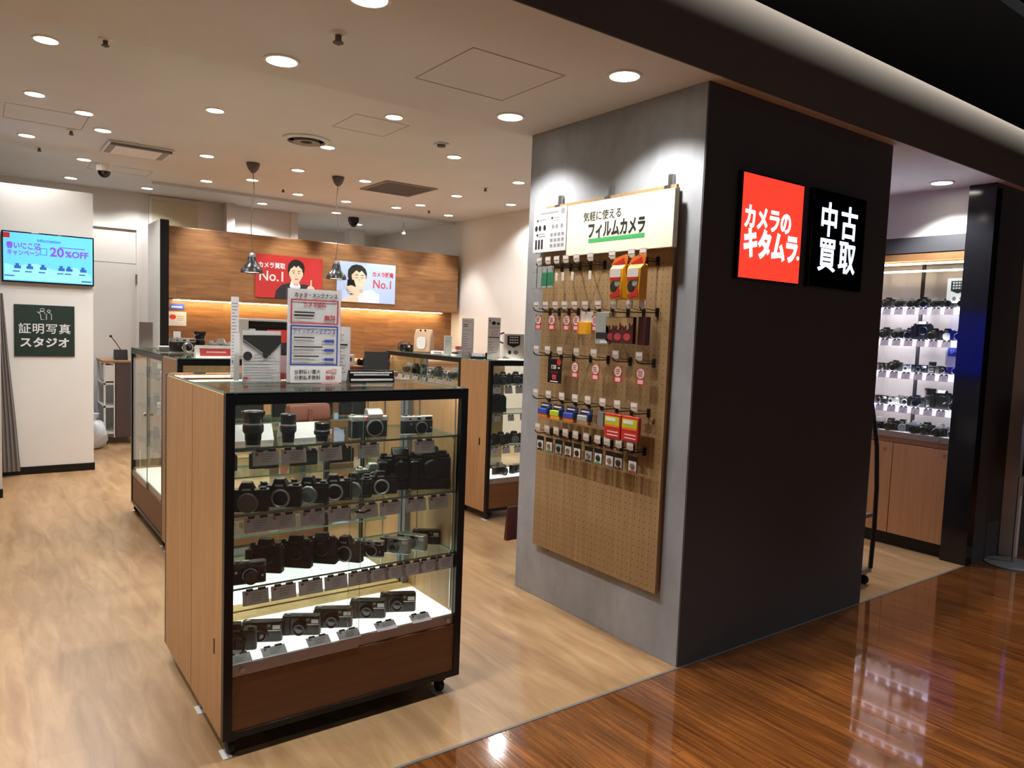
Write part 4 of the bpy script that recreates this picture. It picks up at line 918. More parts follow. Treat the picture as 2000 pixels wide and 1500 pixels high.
t = thing('tray', 'flat dark tray beside the black pylon on the left aisle case', 'tray', (1.15, 5.75, T), 0)
obj('tray_body', MB().box(-.09, .09, -.05, .05, 0, .02, 'grey').box(-.08, .08, -.04, .04, .02, .025, 'white'), t, .003)
t = stand_sign('slanted clear brochure stand at the far left end of the left aisle case', 1.02, 5.95, R(-60), .14, .19, m='rail')
t = stand_sign('small white card stand right of the black pylon', 1.22, 5.9, R(-10), .05, .13, holder=False)
# ================================================================ ON THE RIGHT CASES
def price_tower(label, x, y, rz, w, h, head, z=T):
    t = stand_sign(label, x, y, rz, w, h, z=z)
    mb = MB(); Y = -.0076
    if head == 'boxed':
        mb.box(-w * .4, w * .3, Y - .0005, Y, h * .93, h * .95, 'inkpink'); outline(mb, -w * .45, w * .45, h * .72, h * .92, .003, Y, 'inkpink'); outline(mb, -w * .45, w * .45, h * .22, h * .70, .003, Y, 'inkgrey'); lines(mb, -w * .38, w * .1, h * .85, 2, .015, .006, Y, 'ink'); lines(mb, -w * .38, w * .2, h * .6, 6, h * .06, .004, Y, 'inkgrey', .6); outline(mb, -w * .4, w * .4, h * .04, h * .13, .002, Y, 'inkgrey')
    else:
        mb.ext(ell(-.005, h * .87, .016, .014), Y - .0005, Y, 'ink').ext(ell(w * .32, h * .86, .012, .009), Y - .0005, Y, 'ink').box(-w * .42, -w * .32, Y - .0005, Y, h * .9, h * .95, 'inkred')
        lines(mb, -w * .4, w * .4, h * .76, 1, .01, .003, Y, 'inkgrey', .1); mb.box(-w * .45, w * .42, Y - .0005, Y, h * .52, h * .54, 'ink'); lines(mb, -w * .45, w * .3, h * .42, 5, h * .06, .004, Y, 'inkgrey', .7)
    obj('print', mb, t)
    if head != 'boxed': txt('lettering', '60', h * .16, 'inkpink', t, .0, Y, h * .64, 0)
    return t
price_tower('tall narrow sign stand with boxed price table on the right cases', 3.22, 5.02, R(-30), .095, .315, 'boxed')
price_tower('tall narrow sign stand with small camera pictures, nearest the concrete pillar', 3.25, 4.69, R(-30), .095, .325, 'sixty')
t = thing('calculator', 'dark slanted card terminal on the right case between the two tall signs', 'terminal', (3.22, 4.85, T), R(-25))
obj('body', MB().prof([(-.05, 0), (-.05, .015), (.05, .04), (.05, 0)], -.07, .05, 'black'), t, .003)
obj('display', MB().prof([(-.04, .0175), (-.04, .0195), (.04, .0395), (.04, .0375)], -.055, .035, 'inkgrey'), t)
t = thing('shopping_bag', 'white display bag with a black hexagon panel, half behind the pillar', 'bag', (3.42, 4.68, T), R(-20))
obj('bag_body', MB().prof([(-.04, 0), (-.03, .205), (.03, .205), (.04, 0)], -.075, .09, 'white'), t, .004)
mb = MB(); mb.ext([(-.05, .19), (-.05, .12), (.0, .098), (.05, .12), (.05, .19)], -.048, -.037, 'ink')
obj('badge', mb, t)
mb = MB()
for r_ in range(3):
    for k in range(4): mb.box(-.036 + k * .019, -.022 + k * .019, -.0495, -.048, .172 - r_ * .02, .183 - r_ * .02, 'paper')
mb.ext(ell(-.03, .06, .012, .016), -.046, -.038, 'ink').ext(ell(.02, .06, .018, .016), -.046, -.038, 'grey'); obj('print', mb, t)
obj('handle', MB().tube([(-.07 - .05 * math.sin(a * PI / 10), -.01, .17 + .04 * math.cos(a * PI / 10)) for a in range(11)], .006, 'black', 7), t)
put('f_compact', 3.33, 4.86, T, 20, 'small dark camera lying between the signs and the white bag', 'camera', 'cameras on the case tops', .7)
t = thing('paper_tray', 'white paper tray lying in front of the white bag', 'tray', (3.33, 4.7, T), 0)
obj('tray_body', MB().box(-.06, .06, -.05, .04, 0, .012, 'white'), t, .002); obj('pen', MB().tube([(0, -.03, .016), (.05, .02, .016)], .004, 'black', 6), t)
t = thing('tote_bag', 'cream tote bag with white pocket and two black snaps on the right counter case', 'bag', (3.36, 5.98, T), R(-60))
obj('bag_body', MB().prof([(-.04, 0), (-.035, .14), (-.01, .21), (.01, .21), (.035, .14), (.04, 0)], -.09, .09, P('tote_cream', 'c9a98c', .7)), t, .01)
mb = MB(); rr_ = rr(-.05, .045, .03, .14, .03); mb.ext(rr_, -.05, -.036, 'white'); obj('pocket', mb, t, .003)
obj('snap', MB().cyl((-.03, -.012, .2), .008, -.01, 'black', 'y', 12), t); obj('snap', MB().cyl((.02, -.012, .2), .008, -.01, 'black', 'y', 12), t)
t = thing('camera_strap', 'black camera strap looped beside the tote bag', 'strap', (3.26, 6.17, T), R(-40))
obj('loop', MB().tube([(.06 * math.cos(a * PI / 8), 0, .045 + .045 * math.sin(a * PI / 8)) for a in range(9)] + [(-.06, .01, .01), (-.03, 0, .07), (.05, 0, .01)], .006, 'black', 6), t)
put('f_compact', 3.22, 6.05, T, -70, 'white-topped box camera at the far end of the right counter case', 'camera', 'cameras on the case tops')
t = thing('receipt_printer', 'slim pale upright box standing on the right counter case', 'box', (3.24, 5.36, T), R(-20))
obj('body', MB().box(-.028, .028, -.028, .028, 0, .125, 'silverpack'), t, .004); obj('lid', MB().box(-.028, .028, -.028, .028, .127, .165, 'silverpack'), t, .004)
for i, (x, y, z, a, w_, d_, h_, m, lab) in enumerate([(3.3, 5.25, T, -20, .14, .1, .018, 'white', 'white box at the bottom of the small stack by the price sign'), (3.3, 5.25, T + .018, -12, .12, .09, .014, 'black', 'black thin box in the small stack by the price sign'), (3.3, 5.25, T + .032, -25, .13, .09, .02, 'white', 'white box upper in the small stack by the price sign'),
                                               (3.31, 5.26, T + .052, -15, .08, .06, .03, 'redpack', 'red-topped box crowning the small stack by the price sign'), (3.33, 5.62, T, -60, .16, .08, .025, 'white', 'long white box lying between the tote bag and the upright box')]):
    t = thing('product_box', lab, 'box', (x, y, z), R(a), 'boxes on the right case')
    obj('carton', MB().box(-w_ / 2, w_ / 2, -d_ / 2, d_ / 2, 0, h_, m), t, .0015); obj('label', MB().box(-w_ * .3, w_ * .2, -d_ / 2 - .0008, -d_ / 2, h_ * .2, h_ * .8, 'inkgrey'), t)
# ================================================================ COUNTERS
t = thing('service_counter', 'wooden service counter between the left and right case blocks', 'counter', (2.25, 5.45, 0))
obj('worktop', MB().box(-.40, .42, -.3, .3, 1.075, 1.11, 'counter'), t, .003); obj('body', MB().box(-.38, .40, -.26, .28, .06, 1.075, 'oak'), t); obj('plinth', MB().box(-.36, .38, -.24, .26, 0, .06, 'frame'), t)
t = thing('back_counter', 'long wooden counter along the feature wall', 'counter', (3.5, 8.55, 0))
obj('worktop', MB().box(-1.7, 1.7, -.3, .34, .995, 1.03, 'counter'), t, .003); obj('body', MB().box(-1.68, 1.68, -.27, .32, .06, .995, 'cabinet'), t); obj('plinth', MB().box(-1.66, 1.66, -.25, .3, 0, .06, 'frame'), t)
ZC = 1.11
t = thing('tablet_stand', 'black slanted tablet stand seen from behind on the service counter', 'tablet', (2.56, 5.3, ZC), R(-30))
obj('frame', MB().prof([(-.05, 0), (.02, .15), (.035, .15), (.0, 0)], -.10, .09, 'rubber'), t, .003); obj('foot', MB().box(-.09, .08, -.03, .1, 0, .012, 'black'), t)
for x, y, a, w_, d_, h_, m, m2, lab in [(2.40, 5.5, -10, .1, .07, .085, 'white', 'orange', 'white box with an orange side on the service counter'), (2.28, 5.5, 5, .08, .07, .05, 'white', 'black', 'small white box left of the orange one on the service counter'), (2.17, 5.48, -15, .09, .08, .06, 'black', 'grey', 'small black box at the left of the service counter row')]:
    t = thing('product_box', lab, 'box', (x, y, ZC + .03), R(a), 'boxes on the service counter')
    obj('carton', MB().box(-w_ / 2, w_ / 2, -d_ / 2, d_ / 2, 0, h_, m), t, .002)
    obj('side_print', MB().box(-w_ / 2 - .001, -w_ / 2 + w_ * .3, -d_ / 2 - .001, d_ / 2, 0.002, h_ - .002, m2).box(-.0, .025, -d_ / 2 - .0016, -d_ / 2 - .0008, h_ * .4, h_ * .75, 'ink'), t)
t = thing('wooden_tray', 'shallow dark tray under the boxes on the service counter', 'tray', (2.3, 5.48, ZC)); obj('tray_body', MB().box(-.25, .2, -.1, .1, 0, .03, 'drawer'), t, .003)
put('f_slr', 2.58, 5.55, ZC, -20, 'camera standing behind the black tablet stand', 'camera', 'cameras on the case tops')
# ================================================================ BACK CORRIDOR
t = thing('utility_cart', 'brown and white utility cart by the corridor door', 'cart', (1.36, 9.45, 0))
obj('side_panel', MB().box(-.08, .16, -.1, -.085, .08, .93, 'trolley').box(.15, .165, -.1, .45, .08, .93, 'trolley'), t, .002)
obj('top', MB().box(-.2, .17, -.11, .47, .93, .955, 'counter'), t, .002)
for z in (.12, .42, .68): obj('shelf', MB().box(-.19, .15, -.09, .45, z, z + .02, 'white'), t)
for x, y in ((-.19, -.09), (-.19, .43), (-.09, -.1)): obj('frame_post', MB().box(x, x + .02, y, y + .02, .08, .93, 'white'), t)
obj('drawer', MB().box(-.18, -.09, -.1, .3, .72, .9, 'white'), t, .003)
for x, y in ((-.16, -.06), (.13, -.06), (-.16, .42), (.13, .42)): obj('caster', MB().lathe((x - .01, y, .03), [(0, 0), (.028, 0), (.028, .02), (0, .02)], 'rubber', 14, 'x').box(x - .006, x + .006, y - .01, y + .01, .05, .08, 'steel'), t)
t = thing('desk_microphone', 'black desk device with a thin ball-tipped rod on the cart', 'device', (1.36, 9.5, .955))
obj('base', MB().prof([(-.05, 0), (-.02, .12), (.02, .12), (.06, 0)], -.07, .07, 'black'), t, .005); obj('arm', MB().tube([(0, 0, .12), (-.05, 0, .2), (-.1, 0, .27)], .005, 'black', 6), t); obj('knob', MB().lathe((-.1, 0, .27), [(.002, -.015), (.014, -.008), (.016, 0), (.014, .008), (.002, .015)], 'black', 12), t)
def bag(label, m, x, y, s):
    mb = MB(); random.seed(int(x * 100)); n, k = 16, 9; vs = []
    for j in range(k):
        a = PI * j / (k - 1); 
        for i in range(n):
            b = 2 * PI * i / n; r = math.sin(a) ** .7 * s * (1 + .12 * math.sin(3 * b + j) + .08 * random.uniform(-1, 1))
            vs.append((r * math.cos(b), r * math.sin(b), s * 1.15 * (1 - math.cos(a)) * (1.0 + .02 * random.uniform(-1, 1))))
    fs = [(j * n + i, j * n + (i + 1) % n, (j + 1) * n + (i + 1) % n, (j + 1) * n + i) for j in range(k - 1) for i in range(n)]
    mb.faces(vs, fs, m); t = thing('plastic_bag', label, 'bag', (x, y, 0), 0, 'plastic bags in the corridor'); obj('sack', mb, t)
    obj('knot', MB().lathe((0, 0, s * 2.2), [(.02, 0), (.035, .03), (.06, .08), (.04, .085)], m, 10), t)
bag('tall blue plastic bag on the corridor floor left of the cart', 'bluebag', 0.93, 9.62, .22)
bag('white plastic bag on the corridor floor in front of the cart', 'whitebag', 1.04, 9.12, .14)
# ================================================================ PEGBOARD ON THE PILLAR (its front faces -x; local x runs toward -y)
PX, PYC = 2.47, 2.665
t = peg = thing('pegboard', 'tall wooden pegboard hung on the concrete pillar', 'pegboard', (2.503, PYC, 0), -PI / 2)
# local: x = PYC - world y ; y=0 is the pillar face, -y toward the shop
obj('panel', MB().box(-.455, .45, -.033, -.018, .303, 2.13, 'peg'), t, .001)
obj('side_batten', MB().box(-.45, -.42, -.018, 0, .31, 2.12, 'counter'), t); obj('side_batten', MB().box(.41, .44, -.018, 0, .31, 2.12, 'counter'), t)
mb = MB()
for i in range(28):
    for j in range(56): 
        x, z = -.43 + i * .0318, .33 + j * .0318
        if z < 1.87: mb.faces([(x - .0024, -.0336, z - .0024), (x + .0024, -.0336, z - .0024), (x + .0024, -.0336, z + .0024), (x - .0024, -.0336, z + .0024)], [(0, 1, 2, 3)], 'hole')
h = obj('peg_holes', mb, t); h['kind'] = 'stuff'
for x, z in ((-.36, 2.13), (.02, 2.13), (.40, 2.13)):
    obj('hanger', MB().box(x - .018, x + .018, -.037, -.033, z - .035, z + .0, 'steel').box(x - .012, x + .012, -.02, -.001, z - .002, z + .05, 'steel'), t)
for x in (-.36, .0, .38): obj('bottom_clip', MB().box(x - .008, x + .008, -.04, 0, .28, .31, 'acrylic'), t)
obj('knob', MB().lathe((.385, -.033, 1.09), [(.01, 0), (.01, -.012), (.006, -.014)], 'counter', 12, 'y'), t)
HOOKS = {'first': (1.80, [3.036, 2.964, 2.895, 2.824, 2.744, 2.644, 2.495, 2.371, 2.30]), 'second': (1.573, [3.046, 2.97, 2.892, 2.82, 2.743, 2.665, 2.575, 2.469, 2.368, 2.286]), 'third': (1.345, [3.03, 2.938, 2.84, 2.712, 2.588, 2.44, 2.292]),
         'fourth': (1.118, [3.021, 2.915, 2.809, 2.708, 2.615, 2.512, 2.414, 2.307]), 'fifth': (.94, [2.991, 2.915, 2.841, 2.769, 2.692, 2.614, 2.535, 2.469, 2.392, 2.32])}
proto_hook = None
for z, ys in HOOKS.values():
    for y in ys:
        x = PYC - y
        if proto_hook is None:
            hk = obj('hook', MB().tube([(0, -.033, 0), (0, -.06, -.002), (0, -.12, -.002), (0, -.14, .004), (0, -.15, .018)], .0028, 'black', 6).box(-.008, .008, -.04, -.033, -.02, .02, 'black').tube([(0, -.035, .008), (0, -.08, .010), (0, -.13, .018)], .0018, 'black', 5), t)
            pl = obj('tag_plate', MB().box(-.021, .021, -.132, -.130, .012, .05, 'tagplate').box(-.018, .018, -.1328, -.132, .03, .046, 'tagwhite'), hk); proto_hook = hk
        else: hk = copy_tree(proto_hook, t)
        hk.location = (x, 0, z)
def hang(kind, label, cat, y, z, build, group, dx=.1):
    o = thing(kind, label, cat, (2.503 - dx, y, z), -PI / 2, group)
    build(o); return o
def slim(w_, h_, d, layers, top=.0):
    def f(o):
        mb = MB(); z = 0
        for frac, m in layers: mb.box(-w_ / 2, w_ / 2, -d, 0, z - h_ * frac, z, m); z -= h_ * frac
        obj('packet', mb, o, .0012)
        obj('hang_tab', MB().box(-.008, .008, -d / 2 - .001, -d / 2 + .001, 0, .014, 'acrylic'), o)
    return f
# sheet signs at the top of the board
o = thing('board_sign', 'large cream sign with black katakana and a green underline at the top of the pegboard', 'sign', (2.468, 2.545, 1.981), -PI / 2)
obj('board', MB().box(-.357, .352, -.03, -.001, -.126, .126, 'cream'), o, .001)
obj('underline', MB().box(-.19, .185, -.0306, -.03, -.072, -.052, 'inkgreen'), o)
txt('lettering', '気軽に使える', .050, 'ink', o, -.1, -.0306, .052, .0002, sx=.9)
txt('lettering', 'フィルムカメラ', .082, 'ink', o, -.005, -.0308, -.018, .0028, sx=.68)
o = thing('info_sheet', 'white printed info sheet projecting left of the cream sign', 'poster', (2.468, 3.04, 1.998), -PI / 2)
obj('sheet', MB().box(-.135, .135, -.034, -.03, -.112, .112, 'paper').box(-.135, -.131, -.03, .0, -.112, .112, 'paper'), o)
mb = MB(); Y = -.034
lines(mb, -.08, .07, .095, 1, .02, .012, Y, 'inkgrey', 0); mb.ext(ell(.105, .09, .016, .016), Y - .0006, Y, 'inkgrey')
for x, z in ((-.1, .055), (.02, .06), (-.1, -.02)): mb.ext(ell(x, z, .007, .007), Y - .0006, Y, 'ink')
lines(mb, -.09, -.01, .06, 1, .02, .006, Y, 'inkgrey'); lines(mb, .03, .1, .06, 2, .012, .004, Y, 'inkgrey'); lines(mb, -.09, -.02, -.015, 2, .012, .004, Y, 'inkgrey')
for x in (-.11, -.08, -.04): mb.ext(ell(x, .015, .011, .015), Y - .0006, Y, 'ink')
for x in (.03, .06, .1): mb.ext(ell(x, .015, .01, .012), Y - .0006, Y, 'inkgrey')
for x in (-.115, -.09, -.065): mb.box(x, x + .014, Y - .0006, Y, -.095, -.045, 'ink')
for r_ in range(3):
    for c_ in range(4): mb.box(.01 + c_ * .03, .03 + c_ * .03, Y - .0006, Y, -.035 - r_ * .028, -.018 - r_ * .028, 'inkgrey')
obj('print', mb, o)
# first row
G1 = 'packets on the first hook row'
for i, (y, m) in enumerate(((3.06, 'silverpack'), (3.016, 'silverpack'), (2.976, 'greenpack'), (2.932, 'greenpack'))):
    hang('film_packet', 'small foil film packet with green print, first hook row, ' + NTH[i], 'film packet', y, 1.80, slim(.036, .11, .012, [(.28, 'silverpack'), (.62, m), (.1, 'silverpack')]), G1, .13)
for i, y in enumerate((2.885, 2.838, 2.765, 2.637)):
    hang('price_tag', 'thin white tag edge-on hanging from the first hook row, ' + NTH[i], 'price tag', y, 1.765, slim(.012, .05, .008, [(.8, 'tagwhite'), (.2, 'silverpack')]), G1, .13)
TAGB = [(.6, 'tagwhite'), (.4, 'red')]
def red_tag(o):
    obj('tag_card', MB().box(-.024, .024, -.002, 0, -.075, 0, 'red').box(-.016, .016, -.0026, -.002, -.07, -.052, 'inkpink'), o)
    obj('white_roundel', MB().ext(ell(0, -.024, .023, .023), -.0032, -.002, 'tagwhite'), o)
    mb = MB(); lines(mb, -.014, .014, -.014, 3, .009, .004, -.0032, 'inkred', .3); obj('print', mb, o)
hang('price_tag', 'narrow white and red tag left of the yellow packs, first hook row', 'price tag', 2.475, 1.772, slim(.03, .075, .006, TAGB), G1, .12)
def camera_pack(o):
    obj('pouch', MB().prof([(-.045, -.155), (-.05, -.02), (-.03, -.0), (0, -.0), (0, -.155)], -.04, .04, 'yellow'), o, .004)
    obj('header_card', MB().ext([(-.05, .0), (-.03, .03), (.04, .045), (.05, .02), (.045, -.01), (-.045, -.015)], -.03, -.024, 'orange').ext([(-.035, .005), (.03, .03), (.035, .005), (-.02, -.01)], -.032, -.03, 'redpack'), o)
    mb = MB(); mb.box(-.036, .032, -.0515, -.0495, -.058, -.02, 'tagwhite').box(-.034, .03, -.0523, -.0515, -.07, -.058, 'redpack').ext(ell(-.012, -.1, .02, .024), -.0505, -.046, 'ink').ext(ell(.012, -.085, .016, .014), -.0507, -.0465, 'silverpack').ext([(-.036, -.14), (.03, -.11), (.034, -.14), (-.02, -.15)], -.0503, -.045, 'redpack')
    obj('print', mb, o)
hang('disposable_camera', 'yellow disposable camera pack, left of the two on the first hook row', 'camera pack', 2.425, 1.782, camera_pack, G1, .12)
hang('disposable_camera', 'yellow disposable camera pack, right of the two on the first hook row', 'camera pack', 2.315, 1.78, camera_pack, G1, .12)
# second row
G2 = 'packets on the second hook row'
for i, y in enumerate((3.035, 2.924, 2.807, 2.735, 2.598)): hang('price_tag', 'red tag with white roundel, second hook row, ' + NTH[i], 'price tag', y, 1.553, red_tag, G2, .12)
def orange_pack(o):
    obj('backing_card', MB().box(-.045, .045, -.002, 0, -.05, .0, 'paper'), o); obj('film_box', MB().box(-.022, .034, -.03, -.0, -.11, -.05, 'yellow').box(-.034, -.022, -.03, 0, -.11, -.05, 'orange'), o, .002)
hang('film_pack', 'orange and yellow film box on a white card, second hook row', 'film pack', 2.66, 1.572, orange_pack, G2, .12)
def white_pack(o):
    obj('box', MB().box(-.046, .046, -.02, 0, -.15, 0, 'silverpack'), o, .002); obj('print', MB().box(-.04, .04, -.021, -.02, -.125, -.095, 'ink').box(-.01, .038, -.021, -.02, -.145, -.132, 'paper'), o)
hang('accessory_box', 'pale grey box with a black label band, second hook row', 'box', 2.54, 1.57, white_pack, G2, .11)
def maroon(o):
    obj('pouch', MB().box(-.036, .036, -.02, 0, -.12, 0, 'brownpack'), o, .002)
    mb = MB(); mb.ext([(-.034, -.004), (.034, -.004), (.034, -.03), (.0, -.06), (-.034, -.035)], -.0207, -.02, 'goldpack').ext(ell(-.01, -.05, .007, .012), -.0214, -.0207, 'brownpack').ext(ell(.015, -.04, .005, .014), -.0214, -.0207, 'brownpack').ext(ell(0, -.09, .022, .016), -.0207, -.02, 'inkred'); obj('print', mb, o)
for i, (y, d) in enumerate(((2.48, .11), (2.42, .125), (2.355, .13))): hang('snack_pouch', 'maroon and gold pouch, second hook row, %s of three' % ('left', 'middle', 'right')[i], 'pouch', y, 1.548, maroon, G2, d)
hang('snack_pouch', 'dark plain maroon pouch at the right end of the second hook row', 'pouch', 2.285, 1.55, slim(.045, .125, .03, [(1, 'brownpack')]), G2, .1)
# third row
G3 = 'tags on the third hook row'
def card128(o):
    obj('card', MB().box(-.054, .054, -.003, 0, -.122, 0, 'black'), o, .001); obj('dot', MB().ext(ell(.034, -.016, .016, .016), -.004, -.003, 'redpack'), o)
    obj('print', MB().box(-.03, .03, -.0036, -.003, -.075, -.06, 'brownpack').box(-.016, .016, -.0038, -.003, -.105, -.08, 'inkred').box(-.03, .03, -.0036, -.003, -.117, -.112, 'tagwhite'), o)
    txt('lettering', '128', .028, 'tagwhite', o, -.008, -.0036, -.042, .0006); txt('lettering', 'GB', .012, 'tagwhite', o, .034, -.0036, -.045, .0002)
hang('memory_card', 'black packet printed 128 with a red dot, third hook row', 'memory card', 2.872, 1.333, card128, G3, .13)
for i, y in enumerate((2.728, 2.58, 2.428, 2.286)): hang('price_tag', 'red tag with white roundel, third hook row, ' + NTH[i], 'price tag', y, 1.323, red_tag, G3, .12)
# fourth row
G4 = 'film packs on the fourth hook row'
def blister(c1, c2):
    def f(o):
        obj('header_card', MB().box(-.042, .042, -.003, 0, -.034, .0, 'navypack').box(-.036, .02, -.0036, -.003, -.016, -.009, 'tagwhite'), o)
        obj('film_box', MB().box(-.04, .03, -.028, 0, -.056, -.03, c1).box(.03, .042, -.028, 0, -.056, -.02, 'navypack').box(-.038, .035, -.026, -.001, -.074, -.056, c2), o, .002)
    return f
for i, (y, a, b) in enumerate(((2.925, 'inkblue', 'orange'), (2.827, 'limepack', 'yellow'), (2.722, 'inkblue', 'orange'), (2.617, 'silverpack', 'goldpack'))):
    hang('film_pack', ('blue film pack leftmost on the fourth hook row', 'lime and yellow film pack second on the fourth hook row', 'blue film pack third on the fourth hook row', 'silver and blue film pack fourth on the fourth hook row')[i], 'film pack', y, 1.104, blister(a, b), G4, .13)
hang('film_pack', 'small clear grey blister between the navy packs and red bags', 'film pack', 2.528, 1.1, slim(.04, .065, .015, [(1, 'capgrey')]), G4, .11)
def red_bag(o):
    obj('pouch', MB().box(-.052, .052, -.02, 0, -.113, 0, 'redpack'), o, .003)
    obj('print', MB().box(-.048, .046, -.0212, -.02, -.05, -.012, 'limepack').box(-.04, .022, -.022, -.0212, -.034, -.018, 'tagwhite').box(-.048, .046, -.0212, -.02, -.06, -.05, 'orange').box(-.03, .04, -.0212, -.02, -.085, -.08, 'inkpink').box(-.03, .04, -.0212, -.02, -.1, -.095, 'inkpink'), o)
hang('snack_bag', 'red and lime pouch, left of the two on the fourth hook row', 'pouch', 2.432, 1.104, red_bag, G4, .12)
hang('snack_bag', 'red and lime pouch, right of the two on the fourth hook row', 'pouch', 2.32, 1.104, red_bag, G4, .12)
# fifth row
G5 = 'battery cards on the fifth hook row'
def batt(k):
    def f(o):
        obj('card', MB().box(-.028, .028, -.002, 0, -.075, 0, 'black').box(-.024, .024, -.0026, -.002, -.072, -.022, ('paper', 'tagwhite', 'silverpack')[k % 3]), o)
        mb = MB(); mb.lathe((0, -.0026, -.045), [(.014, 0), (.014, -.004), (.012, -.005)], 'steel' if k % 2 else 'ink', 16, 'y')
        if k in (2, 8): mb.lathe((0, -.0026, -.062), [(.008, 0), (.008, -.004)], 'steel', 12, 'y')
        mb.box(-.02, .02, -.0032, -.0026, -.071, -.064, ('ink', 'inkgreen', 'inkgrey', 'ink', 'inkred')[k % 5]); obj('battery', mb, o)
    return f
for i, y in enumerate((2.977, 2.903, 2.827, 2.753, 2.685, 2.602, 2.533, 2.457, 2.398, 2.308)):
    hang('battery_card', 'small black and white battery card on the fifth hook row, ' + NTH[i], 'battery card', y, .925, batt(i), G5, .12)

# ================================================================ RIGHT-HAND WALL CABINET (faces -x)
t = wc = thing('wall_display_cabinet', 'lit wall display cabinet with wooden doors right of the concrete pillar', 'display cabinet', (5.4, 3.45, 0), -PI / 2)
W2 = 1.22
obj('carcass', MB().box(0, .02, .0, .45, .09, 2.12, 'cabinet').box(W2 - .02, W2, .0, .45, .09, 2.12, 'cabinet').box(0, W2, .43, .45, .09, 2.12, 'rail').box(0, W2, .0, .45, 2.07, 2.12, 'counter').box(0, W2, .0, .45, .762, .8, 'counter'), t)
obj('rail', MB().box(.0, W2, -.006, .01, .80, .842, 'rail'), t, .001); obj('lock', MB().cyl((W2 - .1, -.006, .822), .01, -.008, 'chrome', 'y', 12), t)
obj('plinth', MB().box(0.0, W2, .03, .06, 0, .09, 'frame'), t)
for i in range(3):
    x0 = .004 + i * W2 / 3
    d = obj('door', MB().box(x0, x0 + W2 / 3 - .006, -.004, .014, .095, .757, 'cabinet'), t, .001)
    obj('lock', MB().cyl((x0 + .35, -.004, .72), .008, -.004, 'chrome', 'y', 10), d)
for z in (1.74, 1.515, 1.28, 1.035):
    s = obj('shelf', MB().box(.02, W2 - .02, .0, .3, z - .012, z, 'acrylic'), t)
    obj('lit_edge', MB().box(.02, W2 - .02, .0, .012, z - .05, z - .004, 'gshelf').box(.02, W2 - .02, .012, .03, z - .022, z - .014, 'ledcool'), s)
obj('deck', MB().box(.02, W2 - .02, .01, .43, .81, .842, 'white'), t)
for z, y in ((2.045, .03), (2.0, .12)): obj('light_tube', MB().box(.03, W2 - .03, y, y + .02, z, z + .012, 'ledtube'), t)
obj('upright', MB().box(.78, .8, .3, .32, .842, 2.07, 'frame'), t); obj('upright', MB().box(.4, .42, .3, .32, .842, 2.07, 'frame'), t)
obj('sliding_glass', MB().box(.02, W2 - .02, .002, .006, .842, 2.07, 'glass', 'edge'), t)
gx = 5.47
def wrow(keys, z, where, sc=.85, y0=2.78, dy=-.085, dx=0):
    for i, k in enumerate(keys):
        cat = 'lens' if k in ('f_lens', 'f_tele') else 'camera'
        nm = {'f_slr': 'black camera', 'f_slrs': 'chrome-topped camera', 'f_cap': 'black camera body', 'f_pro': 'large black camera', 'f_range': 'silver camera', 'f_compact': 'black compact camera', 'f_lens': 'black lens', 'f_tele': 'tall black lens', 'f_silver': 'silver compact camera'}[k]
        put(k, gx + dx, y0 + dy * i, z, -90 + (i * 29 % 23) - 10, '%s on the %s of the wall cabinet, %s' % (nm, where, NTH[i]), cat, 'cameras in the wall cabinet', sc)
wrow(['f_slr', 'f_slrs', 'f_slrs', 'f_slr', 'f_slrs', 'f_slr', 'f_slrs'], 1.74, 'top shelf', .78)
wrow(['f_slr', 'f_slrs', 'f_slr', 'f_pro', 'f_slr', 'f_cap', 'f_slr'], 1.515, 'second shelf', .84)
wrow(['f_compact', 'f_slr', 'f_silver', 'f_compact', 'f_lens', 'f_compact', 'f_slr'], 1.28, 'third shelf', .8)
wrow(['f_compact', 'f_silver', 'f_range', 'f_slr', 'f_tele', 'f_pro', 'f_slrs'], 1.035, 'fourth shelf', .85)
wrow(['f_slrs', 'f_slr', 'f_cap', 'f_slrs', 'f_slr', 'f_slrs', 'f_silver'], .842, 'lowest shelf', .92)
for z, nm in ((1.74, 'top'), (1.515, 'second'), (1.28, 'third'), (1.035, 'fourth')):
    cards(0, [.70 + .085 * i for i in range(6)], -.008, z - .004, 'price cards in the wall cabinet', 'pale price card under the %s shelf of the wall cabinet' % nm, .06, .05, -PI / 2, (5.4, 3.45))
o = thing('shelf_sign', 'white hanging card with a black hexagon in the wall cabinet', 'sign', (5.44, 2.30, 1.77), -PI / 2)
obj('card', MB().box(-.07, .08, -.003, 0, 0, .17, 'white'), o); mb = MB(); mb.ext([(-.045, .15), (-.045, .085), (.0, .065), (.045, .085), (.045, .15)], -.004, -.003, 'ink').ext(ell(-.02, .03, .012, .014), -.004, -.003, 'grey').ext(ell(.03, .03, .016, .014), -.004, -.003, 'grey'); obj('print', mb, o)
mb = MB()
for r_ in range(3):
    for k in range(4): mb.box(-.034 + k * .018, -.021 + k * .018, -.0046, -.004, .132 - r_ * .018, .143 - r_ * .018, 'paper')
obj('lettering', mb, o)
o = thing('shelf_sign', 'blue banner card with white lettering on the third shelf of the wall cabinet', 'sign', (5.425, 2.28, 1.33), -PI / 2)
obj('card', MB().ext([(-.06, .0), (-.055, .15), (.09, .15), (.09, .0)], -.003, 0, 'white').box(-.045, .09, -.0036, -.003, .075, .145, 'inkblue'), o); txt('lettering', 'ジャンク', .032, 'paper', o, .03, -.004, .105, .001)
